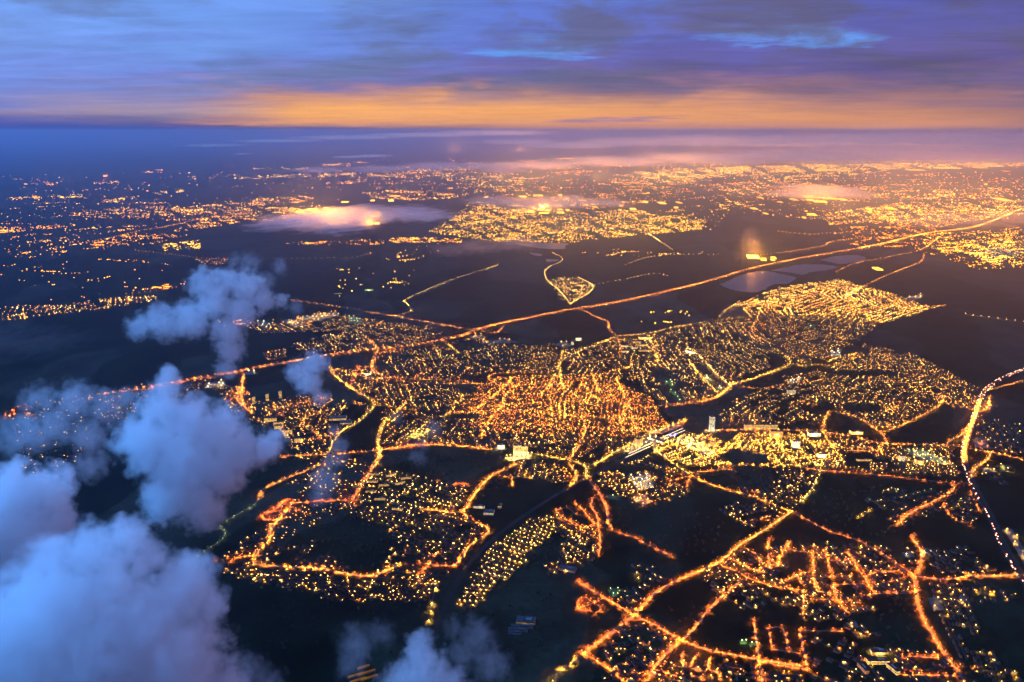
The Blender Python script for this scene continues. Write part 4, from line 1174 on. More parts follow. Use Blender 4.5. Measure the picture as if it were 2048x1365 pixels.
def building(px, py, w, d, h, rz, label, cat='building', name='office_building', col='y', k=3.0, lit=0.6, flood=None, wall=None, roof=None, group=None, gap=3.6):
    p = g(px, py)
    OCC.append((p[0], p[1], max(w, d) / 2))
    k *= 0.4
    root = empty(name, (p[0], p[1], 0), rz)
    tag(root, label, cat, group)
    mb = MB()
    mb.box((0, 0, 0), (w, d, h))
    wall_o = mb.build("wall", wall or M_wall2, root)
    mb = MB()
    mb.box((0, 0, h), (w + .8, d + .8, 0.5))
    roof_o = mb.build("roof", roof or M_flat, root)
    mb = MB()
    mb.box((w * .15, 0, h + .5), (w * .3, d * .45, 2.6))
    mb.build("roof_plant", M_concrete, roof_o)
    r = np.random.default_rng(int(px * 7 + py))
    nfl = max(1, min(16, int(h / gap)))
    fh = h / nfl
    for f in range(nfl):
        mb = MB()
        z0, z1 = f * fh + fh * .28, f * fh + fh * .82
        if r.random() > lit + .15:
            continue
        x_, y_ = w / 2 + .06, d / 2 + .06
        mb.add([(-x_, -y_, z0), (x_, -y_, z0), (x_, y_, z0), (-x_, y_, z0), (-x_, -y_, z1), (x_, -y_, z1), (x_, y_, z1), (-x_, y_, z1)],
               [(0, 1, 5, 4), (1, 2, 6, 5), (2, 3, 7, 6), (3, 0, 4, 7)])
        if mb.f:
            mb.build("window_band", win_mat(col, k), wall_o)
    if flood:
        fm = {'y': M_flood, 'w': M_floodw, 'g': M_floodg}[flood]
        for (ax, ay) in ((0, -1), (0, 1), (-1, 0), (1, 0)):
            mb = MB()
            cx, cy_ = ax * (w / 2 + 2.2), ay * (d / 2 + 2.2)
            s1, s2 = (w * .2, .5) if ax == 0 else (.5, d * .2)
            zf = min(h * .9, 16)
            mb.add([(cx - s1, cy_ - s2, zf), (cx - s1, cy_ + s2, zf), (cx + s1, cy_ + s2, zf), (cx + s1, cy_ - s2, zf)], [(0, 1, 2, 3)], 0)
            mb.box((cx, cy_, zf + .1), (s1 * 2.1, s2 * 2.4, .5), 0, 1)
            mb.build("floodlight", [fm, M_pole], root)
    return root


def ang(a, b):
    d = g(*b) - g(*a)
    return math.atan2(d[1], d[0])


A_st = ang((1250, 915), (1370, 860))
building(1034, 908, 34, 24, 46, 0.1, "left one of the twin golden floodlit office blocks on the bright plaza", flood='y', k=6, lit=.95, group='twin office blocks')
building(1049, 909, 30, 22, 44, 0.1, "right one of the twin golden floodlit office blocks on the bright plaza", flood='y', k=6, lit=.95, group='twin office blocks')
building(1002, 897, 34, 26, 22, 0.0, "white lit cube block left of the golden plaza", flood='w', k=5, lit=.9, col='w')
building(1423, 862, 24, 22, 78, 0.05, "tall pale white tower beside the station road", cat='tower', name='tower_block', k=3.4, lit=.95, col='w', flood='w')
for n_, x in zip(('first', 'second', 'third', 'fourth', 'fifth', 'sixth'), (1494, 1507, 1517, 1529, 1539, 1548)):
    building(x, 858, 30, 16, 24, 0.0, "%s from the left in the row of cream apartment slabs along the boulevard" % n_, cat='apartment block', name='apartment_block', k=3, lit=.85, group='slabs along the boulevard')
building(1552, 873, 60, 22, 30, 0.0, "wide orange lit office front below the row of cream slabs", k=4.5, lit=.95, col='o', flood='y')
building(1277, 892, 34, 26, 40, A_st, "golden block beside the station platforms", k=4, lit=.9, flood='y')
building(1309, 899, 13, 13, 44, A_st, "slender pale tower at the end of the platform roof", cat='tower', name='tower_block', k=1.6, lit=.8)
for n_, (x, y, w_) in zip(('top', 'second', 'third', 'fourth', 'lowest'), ((541, 843, 62), (557, 852, 48), (557, 858, 40), (575, 868, 46), (597, 885, 36))):
    building(x, y, w_, 14, 22, 0.05, "%s of the golden flat blocks beside the cloud tail" % n_, cat='apartment block', name='apartment_block', k=3.2, lit=.8, group='flat blocks by the cloud')
for n_, (x, y) in zip(('left', 'middle', 'right'), ((508, 808), (535, 802), (561, 796))):
    building(x, y, 14, 18, 42, 0.1, "%s of three slim lit towers by the dark pond" % n_, cat='tower', name='tower_block', k=2.6, lit=.75, group='slim towers by the pond')
building(1755, 1327, 62, 14, 12, -0.02, "yellow lit long school wing at the bottom", name='school_building', cat='school', k=3.5, lit=.95)
building(1786, 1342, 12, 40, 12, 0.32, "yellow lit side wing slanting off the long school wing", name='school_building', cat='school', k=3.5, lit=.95)
building(1757, 1306, 46, 18, 9, 0, "orange glowing hall above the long school wing", name='school_building', cat='school', k=.9, lit=1, col='o', flood='y')
building(1726, 1340, 12, 40, 11, 0.2, "orange glowing narrow hall left of the school", name='sports_hall', cat='hall', k=1.2, lit=1, col='o')
building(1582, 788, 46, 18, 24, 0.0, "pale lit flat slab in the streets right of the railway", cat='apartment block', name='apartment_block', k=2.4, lit=.9, col='w')
building(1135, 1140, 60, 26, 9, -0.35, "long hall with a bluish metal roof beside the curved houses", name='sports_hall', cat='hall', k=.5, lit=.2, roof=M_steelroof)
for n_, (x, y, w_, d_) in zip(('large upper', 'middle', 'lower', 'small lowest'), ((1052, 1243, 60, 34), (1044, 1255, 70, 10), (1036, 1262, 60, 10), (1030, 1268, 40, 10))):
    building(x, y, w_, d_, 7, -0.12, "%s farm shed with a dim bluish roof in the dark fields" % n_, name='farm_shed', cat='shed', k=.6, lit=.1, roof=M_steelroof, group='farm sheds in the dark')
building(978, 1028, 40, 34, 12, -0.1, "pale roofed school hall inside the orange road loop", name='school_building', cat='school', k=2.0, lit=.5, col='w', roof=M_steelroof)
building(958, 1016, 46, 14, 10, -0.1, "long lit school wing inside the orange road loop", name='school_building', cat='school', k=3.0, lit=.8, col='w')
building(1000, 1014, 14, 34, 10, -0.1, "narrow school wing by the right side of the road loop", name='school_building', cat='school', k=2.2, lit=.7, col='y')
building(735, 749, 40, 24, 10, 0.0, "white floodlit depot inside the bend of the orange road", name='depot_building', cat='depot', k=6, lit=1, col='w', flood='w')
building(676, 838, 90, 50, 10, 0.1, "large pale roofed warehouse in the western blocks", name='warehouse', cat='warehouse', k=2.4, lit=.9, col='y', roof=M_steelroof)
building(692, 846, 60, 40, 9, 0.1, "smaller grey roofed warehouse in front of the large pale one", name='warehouse', cat='warehouse', k=1.6, lit=.5, col='w', roof=M_steelroof)
building(1157, 681, 40, 24, 20, 0, "white lit block at the northern edge of town", k=6, lit=1, col='w', flood='w')
building(1145, 690, 16, 24, 24, 0, "small pale tower beside the northern white block", cat='tower', name='tower_block', k=4, lit=.9, col='w')
building(1290, 678, 90, 40, 14, 0, "golden lit factory hall on the northern road", name='factory_hall', cat='factory', k=5, lit=.95, flood='y')
for n_, (x, y, w_) in zip(('first', 'second', 'third', 'fourth', 'fifth', 'sixth'), ((1274, 686, 60), (1268, 698, 44), (1290, 703, 90), (1250, 694, 50), (1252, 705, 40), (1285, 692, 70))):
    building(x, y, w_, 16, 12, 0, "%s lit workshop of the campus below the factory hall, counted from the top" % n_, name='workshop', cat='workshop', k=2.5, lit=.8, col='y' if w_ > 55 else 'w', group='campus workshops')
building(1380, 706, 70, 22, 14, ang((1370, 700), (1390, 706)), "bright cream hall at the head of the pale avenue", k=5, lit=.95, col='w', flood='w')
building(1712, 868, 60, 26, 16, 0, "bright golden store front by the eastern road", name='store_building', cat='store', k=6, lit=1, flood='y')
building(1628, 872, 60, 22, 18, 0, "cream lit office on the boulevard towards the motorway", k=5, lit=.95, col='w', flood='w')
building(1803, 922, 22, 20, 26, 0, "pale lit square block in the eastern business park", k=3.5, lit=.9, col='w')
building(1838, 928, 30, 26, 22, 0, "orange lit square block in the eastern business park", k=3, lit=.9, col='o', flood='y')
building(1728, 922, 70, 12, 9, 0, "low dark hall with one golden window line in the east", k=3, lit=1)
building(1643, 915, 36, 20, 18, 0, "white bright office at the edge of the station quarter", k=6, lit=1, col='w', flood='w')
building(1591, 895, 34, 22, 34, 0, "bluish white office tower in the station quarter", cat='tower', name='tower_block', k=6, lit=.9, col='w', flood='w')
building(1425, 893, 20, 20, 26, 0, "golden block in the yellow quarter right of the station", k=3.4, lit=.8)
building(1402, 888, 46, 16, 16, A_st, "long golden office in the yellow quarter right of the station", k=3.4, lit=.9, flood='y')
building(1390, 900, 46, 16, 16, ang((1365, 880), (1425, 915)), "slanting golden office in the yellow quarter", k=3, lit=.9, flood='y')
building(738, 581, 70, 40, 10, 0, "lone green white lit barn in the dark meadows", name='barn', cat='barn', k=2.6, lit=1, col='g', flood='g')
building(676, 588, 70, 16, 6, .2, "small pale lit shed left of the green barn", name='barn', cat='barn', k=1.6, lit=.8, col='g')
for n_, (x, y, rz) in zip(('upper left', 'upper', 'upper right', 'left', 'middle', 'right', 'lower left', 'lower middle', 'lower right'),
                         ((748, 950, 0), (782, 952, .5), (812, 958, .3), (745, 965, 0), (768, 972, .1), (800, 968, .6), (742, 985, 0), (760, 1000, 0), (795, 1020, -.2))):
    building(x, y, 44, 12, 10, rz, "%s pale lit hospital wing in the cluster above the dark park" % n_, name='hospital_wing', cat='hospital', k=1.8, lit=.85, col='y', group='hospital wings')

# station: platforms with long lit roofs
for n_, (a, b) in zip(('lower left', 'upper left', 'lower right', 'upper right'), (((1250, 917), (1306, 892)), ((1256, 910), (1306, 886)), ((1316, 885), (1370, 862)), ((1318, 879), (1366, 858)))):
    pa, pb = g(*a), g(*b)
    ln = np.linalg.norm(pb - pa)
    c = (pa + pb) / 2
    root = empty("station_platform", (c[0], c[1], 0), math.atan2(*(pb - pa)[::-1]))
    tag(root, "%s pale lit station platform on the railway" % n_, 'platform', 'station platforms')
    mb = MB(); mb.box((0, 0, 0), (ln, 9, 1.1)); mb.build("platform_slab", M_concrete, root)
    mb = MB(); mb.box((0, 0, 5.6), (ln * .96, 4.4, .5), bottom=True); mb.build("canopy", M_steelroof, root)
    mb = MB()
    for q in np.linspace(-.46, .46, 22):
        mb.box((q * ln, 2.6, 5.0), (ln / 26, .9, .5), bottom=True)
        mb.box((q * ln, -2.6, 5.0), (ln / 26, .9, .5), bottom=True)
    mb.build("lamp_row", glow("platform_light", (1.0, .85, .5), 5.0, sample=True), root)
p = g(1312, 882)
root = empty("station_hall", (p[0], p[1], 0), A_st + math.pi / 2)
tag(root, "dark flat roofed station hall bridging the platforms", 'station')
mb = MB(); mb.box((0, 0, 0), (96, 26, 13)); mb.build("wall", M_concrete, root)
mb = MB(); mb.box((0, 0, 13), (104, 32, 1.0)); mb.build("roof", M_steelroof, root)
mb = MB()
for q in range(14):
    for sy in (-1, 1):
        x0 = -46 + q * 6.6
        y_ = sy * 13.06
        vs = [(x0, y_, 2), (x0 + 5, y_, 2), (x0 + 5, y_, 10), (x0, y_, 10)]
        mb.add(vs, [(0, 1, 2, 3) if sy < 0 else (3, 2, 1, 0)])
mb.build("glass_front", win_mat('w', 3.0), root)
p = g(1340, 874)
for k_, (dx_, lab) in enumerate(((0, 'left'), (26, 'right'))):
    root = empty("light_screen", (p[0] + dx_, p[1] + dx_ * .3, 0), A_st)
    tag(root, "%s blue violet lit screen beside the platforms" % lab, 'screen', 'blue screens by the station')
    mb = MB(); mb.box((0, 0, 0), (16, 1.2, 3)); mb.build("base", M_concrete, root)
    mb = MB(); mb.box((0, 0, 3), (18, 1.6, 12)); mb.build("screen", glow("violet_screen", (.35, .28, 1.0), 4.5, sample=True), root)
    mb = MB(); mb.box((0, 0, 15), (18.4, 1.9, .6)); mb.build("frame", M_pole, root)

# ---------------------------------------------------------------- floodlit yards: paved ground and tall masts
M_apron = surface("concrete_apron", (0.055, 0.052, 0.046), 0.9, 0.3, 0.05)
M_turf = surface("turf", (0.03, 0.05, 0.018), 0.95, 0.3, 0.05)
M_head = {k: glow("mast_core_" + k, c, s) for k, c, s in (('y', (1, .52, .1), 9), ('w', (1, .85, .5), 11), ('g', (.8, 1, .3), 7), ('o', (1, .3, .04), 8))}
M_mlens = {'y': M_flood, 'w': M_floodw, 'g': M_floodg, 'o': glow("mast_lens_orange", (1.0, 0.22, 0.02), 2400.0, sample=True, front_only=True)}
MAST = {}


def mast_mesh(key, h, lens):
    if (key, h, lens) not in MAST:
        a = MB()
        for k in range(6):
            t0, t1 = math.pi * k / 3, math.pi * (k + 1) / 3
            a.add([(.35 * math.cos(t0), .35 * math.sin(t0), 0), (.35 * math.cos(t1), .35 * math.sin(t1), 0), (.2 * math.cos(t1), .2 * math.sin(t1), h), (.2 * math.cos(t0), .2 * math.sin(t0), h)], [(0, 1, 2, 3)])
        b = MB()
        s = lens / 2
        b.add([(-s, -s, h - .6), (-s, s, h - .6), (s, s, h - .6), (s, -s, h - .6)], [(0, 1, 2, 3)], 0)
        for k in range(4):
            t = math.pi / 4 + k * math.pi / 2
            b.box((s * math.cos(t), s * math.sin(t), h - .45), (s * .9, s * .9, 1.5), t, 1)
        b.box((0, 0, h - .45), (s * 1.9, s * 1.9, .3), 0, 2)
        MAST[(key, h, lens)] = (mesh_obj("pole", a.v, a.f, M_pole, a.m), mesh_obj("lamp_head", b.v, b.f, [M_mlens[key], M_head[key], M_pole], b.m))
        for o in MAST[(key, h, lens)]:
            bpy.data.objects.remove
    return MAST[(key, h, lens)]


def mast(x, y, key, h, lens, label, group):
    pa, pb = mast_mesh(key, h, lens)
    root = empty("floodlight_mast", (x, y, 0), rng.random() * 6.28)
    tag(root, label, 'floodlight', group)
    for o in (pa, pb):
        c = o.copy()
        COL.objects.link(c)
        c.parent = root


YARDS = [  # polygon, colour, mast gap, lens, what, surface
    ([(595, 637), (672, 624), (682, 630), (640, 643), (600, 642)], 'y', 52, 3.2, 'industrial yard with pale lots in the north west', 'a'),
    ([(560, 641), (590, 638), (612, 652), (585, 656)], 'y', 50, 3.0, 'small works yard left of the pale lots', 'a'),
    ([(690, 634), (712, 634), (732, 646), (700, 647)], 'g', 50, 3.0, 'greenish lit yard beside the northern road', 'a'),
    ([(520, 640), (545, 652), (535, 658), (512, 648)], 'w', 55, 2.4, 'pale lit lots by the column of the tall cloud', 'a'),
    ([(1245, 905), (1262, 893), (1300, 876), (1330, 874), (1300, 888), (1262, 906)], 'y', 40, 3.0, 'station forecourt beside the platforms', 'a'),
    ([(1290, 862), (1330, 858), (1345, 850), (1372, 845), (1350, 862), (1300, 874)], 'o', 42, 3.2, 'orange lit square above the platforms', 'a'),
    ([(1345, 880), (1380, 874), (1400, 890), (1432, 906), (1420, 914), (1385, 902)], 'y', 38, 2.6, 'yellow quarter right of the station', 'a'),
    ([(1008, 916), (1034, 911), (1066, 907), (1062, 920), (1020, 924)], 'y', 30, 3.4, 'golden plaza of the twin offices', 'a'),
    ([(815, 874), (828, 866), (860, 862), (862, 869), (826, 880)], 'y', 30, 3.4, 'floodlit sports ground west of the plaza', 't'),
    ([(1258, 955), (1300, 948), (1308, 975), (1275, 985)], 'w', 46, 2.2, 'pale hospital yard below the railway', 'a'),
    ([(1262, 998), (1290, 988), (1306, 1006), (1285, 1014)], 'o', 40, 2.6, 'orange car park below the hospital', 'a'),
    ([(1212, 990), (1235, 994), (1240, 1002), (1216, 1000)], 'g', 46, 1.8, 'dim green field beside the hospital', 't'),
    ([(1810, 899), (1850, 903), (1908, 928), (1890, 932), (1822, 912)], 'g', 44, 2.8, 'pale green lots of the eastern business park', 'a'),
    ([(1998, 930), (2018, 931), (2017, 945), (1999, 945)], 'y', 44, 3.0, 'square yellow court east of the motorway', 't'),
    ([(1962, 936), (1992, 939), (1990, 947), (1966, 945)], 'y', 44, 3.0, 'lit sheds beside the square yellow court', 'a'),
    ([(1945, 880), (1965, 876), (1985, 900), (1950, 896)], 'o', 60, 2.4, 'orange lit verge inside the motorway junction', 'a'),
    ([(1975, 802), (1982, 800), (1982, 820), (1972, 822)], 'o', 34, 3.4, 'orange lay-by beside the motorway curve', 'a'),
    ([(1105, 690), (1130, 684), (1150, 692), (1128, 697)], 'y', 60, 3.0, 'golden works yard at the northern edge', 'a'),
    ([(960, 683), (1010, 679), (1040, 686), (965, 690)], 'y', 60, 2.8, 'pale lit depots below the road fork', 'a'),
    ([(938, 673), (965, 671), (970, 676), (942, 679)], 'y', 50, 3.2, 'curved golden yard by the road fork', 'a'),
    ([(410, 767), (450, 763), (452, 773), (412, 778)], 'w', 55, 2.8, 'pale yard behind the peaked cloud', 'a'),
    ([(485, 746), (510, 743), (512, 749), (488, 752)], 'w', 46, 3.0, 'bright forecourt below the western motorway', 'a'),
    ([(1410, 754), (1420, 753), (1428, 764), (1418, 767)], 'w', 46, 3.4, 'white floodlit pitch in the dark strip of the north east', 't'),
    ([(1436, 776), (1442, 774), (1445, 780), (1438, 781)], 'w', 40, 2.4, 'small white lit court above the crossing', 't'),
    ([(1326, 762), (1343, 764), (1348, 774), (1336, 772)], 'g', 46, 2.2, 'greenish sports courts in the dark strip', 't'),
    ([(1340, 783), (1350, 781), (1370, 805), (1358, 806)], 'g', 60, 1.9, 'pale green pitch at the end of the dark strip', 't'),
    ([(1477, 1283), (1492, 1282), (1494, 1290), (1480, 1291)], 'g', 24, 1.9, 'left green lit tennis court at the bottom', 't'),
    ([(1498, 1286), (1512, 1285), (1513, 1294), (1500, 1296)], 'g', 24, 1.9, 'right green lit tennis court at the bottom', 't'),
    ([(1215, 1180), (1238, 1178), (1240, 1194), (1220, 1196)], 'g', 34, 1.3, 'green lit garden square above the crossroads', 't'),
    ([(2008, 1062), (2022, 1058), (2060, 1118), (2060, 1150)], 'y', 46, 2.4, 'long golden lot beside the motorway at the right edge', 'a'),
    ([(1616, 650), (1630, 649), (1632, 657), (1618, 657)], 'g', 60, 5.2, 'green yellow stadium in the eastern suburb', 't'),
    ([(1950, 496), (2000, 500), (2040, 495), (2040, 510), (1990, 514)], 'g', 160, 5.0, 'greenish lots in the far right town', 'a'),
    ([(1685, 588), (1712, 578), (1720, 584), (1690, 596)], 'y', 70, 4.4, 'golden road head in the eastern suburb', 'a'),
    ([(1805, 598), (1846, 588), (1848, 594), (1820, 604)], 'y', 80, 4.0, 'golden yard at the edge of the eastern suburb', 'a'),
    ([(1660, 706), (1685, 700), (1680, 712), (1662, 716)], 'w', 50, 3.2, 'pale lit slope beside the quarter on the right', 'a'),
    ([(1575, 765), (1600, 755), (1605, 762), (1582, 772)], 'w', 55, 2.4, 'pale lit pitch strip above the flat slab', 'a'),
    ([(1855, 1198), (1872, 1196), (1890, 1222), (1866, 1224)], 'y', 48, 2.0, 'yellow car park right of the bottom road', 'a'),
    ([(1920, 1190), (1938, 1196), (1930, 1212), (1916, 1206)], 'y', 44, 2.4, 'golden court farther right of the bottom road', 'a'),
    ([(1700, 1240), (1712, 1245), (1718, 1258), (1702, 1256)], 'y', 34, 2.6, 'orange lit corner above the school', 'a'),
    ([(1840, 1100), (1858, 1098), (1862, 1108), (1845, 1110)], 'w', 40, 2.2, 'pale lit yard right of the red road', 'a'),
    ([(1803, 1107), (1822, 1104), (1830, 1116), (1812, 1118)], 'w', 40, 1.8, 'bluish white yard left of the red road', 'a'),
]
for yi, (poly, key, gap_, lens, what, surf) in enumerate(YARDS):
    P = gs(poly)
    OCC_POLY.append(P)
    gap_ *= 0.72
    mesh_o = mesh_obj("paved_yard" if surf == 'a' else "sports_field", np.c_[P, np.full(len(P), 2.6 + yi * .01)], [tuple(range(len(P)))], M_apron if surf == 'a' else M_turf)
    if sum(P[i][0] * P[(i + 1) % len(P)][1] - P[(i + 1) % len(P)][0] * P[i][1] for i in range(len(P))) < 0:
        mesh_o.data.flip_normals()
    tag(mesh_o, what, kind='structure')
    lo_, hi_ = P.min(0), P.max(0)
    xs = np.arange(lo_[0] + gap_ * .3, hi_[0], gap_)
    ys = np.arange(lo_[1] + gap_ * .3, hi_[1], gap_ * (1.5 if P[:, 1].mean() < 5500 else 2.6))
    Q = np.array([(x + rng.normal(0, gap_ * .15), y + rng.normal(0, gap_ * .15)) for x in xs for y in ys])
    Q = Q[in_poly(Q, P)] if len(Q) else Q
    if len(Q) == 0:
        Q = P.mean(0)[None]
    if len(Q) > 20:
        Q = Q[rng.permutation(len(Q))[:20]]
    for q in Q:
        mast(q[0], q[1], key, 14 if lens < 3 else 18, lens, "%s floodlight mast on the %s" % ({'y': 'golden', 'w': 'white', 'g': 'greenish', 'o': 'orange'}[key], what), 'masts of the ' + what)
for pa, pb in MAST.values():
    bpy.data.objects.remove(pa)
    bpy.data.objects.remove(pb)

# ---------------------------------------------------------------- cars on the eastern motorway
M_paint = [surface("car_paint_" + n, c, 0.3, 0.05, 1, 0.5) for n, c in (('grey', (.2, .2, .22)), ('dark', (.03, .03, .04)), ('white', (.7, .7, .7)))]
M_headl = glow("headlight_beam", (1.0, .82, .52), 9.0)
M_headlens = glow("headlight_lens", (1.0, .80, .48), 40.0, sample=True, front_only=True)
M_tail = glow("tail_light_red", (1.0, .03, .03), 12.0)


def car_body():
    a = MB()
    prof = [(-2.2, .35), (-2.25, .85), (-1.5, 1.0), (-.9, 1.45), (.6, 1.45), (1.3, .95), (2.15, .8), (2.2, .35)]
    n = len(prof)
    vs = [(x, -.88, z) for x, z in prof] + [(x, .88, z) for x, z in prof]
    fs = [tuple(range(n - 1, -1, -1)), tuple(range(n, 2 * n))] + [(i, i + 1, n + i + 1, n + i) for i in range(n - 1)] + [(n - 1, 0, n, 2 * n - 1)]
    a.add(vs, fs)
    return a


def light_mesh(name, x, m, r, lens=False):
    a = MB()
    for sy in (-.62, .62):
        a.box((x, sy, .5), (.3, r, r * .8), 0, 0, True)
        if lens:
            xo = x + .9
            a.add([(xo, sy - .3, 1.2), (xo, sy + .3, 1.2), (xo + .5, sy + .3, .7), (xo + .5, sy - .3, .7)], [(3, 2, 1, 0), (0, 1, 2, 3)], 1)
    return mesh_obj(name, a.v, a.f, m, a.m).data


cb = car_body()
bodies = [mesh_obj("body", cb.v, cb.f, m, cb.m).data for m in M_paint]
hl, tl = light_mesh("headlight", 2.3, [M_headl, M_headlens], 1.9), light_mesh("tail_light", -2.3, [M_tail], 1.8)
for o in [o for o in COL.objects if o.parent is None and o.name.split('.')[0] in ('body', 'headlight', 'tail_light')]:
    bpy.data.objects.remove(o)
line = resample(smooth_line(gs(EAST_MOTORWAY), 2), 5)
nrm_ = normals(line)
pxl = project(np.c_[line, np.zeros(len(line))])
i = 0
CARS = []
for lane, off, gapm, fwd in (('near', -9.0, 18, True), ('far', 9.0, 24, False)):
    i = 0
    while i < len(line):
        if 738 < pxl[i][1] < 1190 and rng.random() < .85:
            CARS.append((i, off + rng.choice([-3, 2]), fwd))
        i += max(2, int(rng.exponential(gapm) / 5) + 2)
for (i, off, toward) in CARS[:150]:
    p = line[i] + nrm_[i] * off
    t_ = np.array([nrm_[i][1], -nrm_[i][0]])         # direction of the line: towards the camera end
    a = math.atan2(t_[1], t_[0]) + (0 if toward else math.pi)
    y = pxl[i][1]
    part = 'on the far curve' if y < 800 else 'by the lay-by' if y < 860 else 'at the orange junction' if y < 930 else 'on the dark straight' if y < 1010 else 'on the lower straight' if y < 1090 else 'at the lower crossing'
    col = int(rng.integers(3))
    root = empty("car", (p[0], p[1], 3.64), a)
    tag(root, "%s car %s on the eastern motorway %s" % (('grey', 'dark', 'white')[col], 'showing white headlights' if toward else 'showing red tail lights', part), 'car', 'cars on the eastern motorway')
    for nm, me in (('body', bodies[col]), ('headlight', hl), ('tail_light', tl)):
        c = bpy.data.objects.new(nm, me)
        COL.objects.link(c)
        c.parent = root
# ---------------------------------------------------------------- districts: streets, lamps, houses, trees
holes_px = HOLES
road_pts = np.concatenate([resample(smooth_line(gs(p), 2), 12) for (_, w, _, p) in ROADS if gs(p)[:, 1].mean() < 9500]
                          + [resample(smooth_line(gs(MOTORWAY), 2), 12), resample(smooth_line(gs(EAST_MOTORWAY), 2), 12), L])
cell = 24.0
road_cells = set(map(tuple, np.floor(road_pts / cell).astype(int)))


def near_road(P):
    c = np.floor(P / cell).astype(int)
    return np.array([(a, b) in road_cells for a, b in c], bool) if len(c) else np.zeros(0, bool)


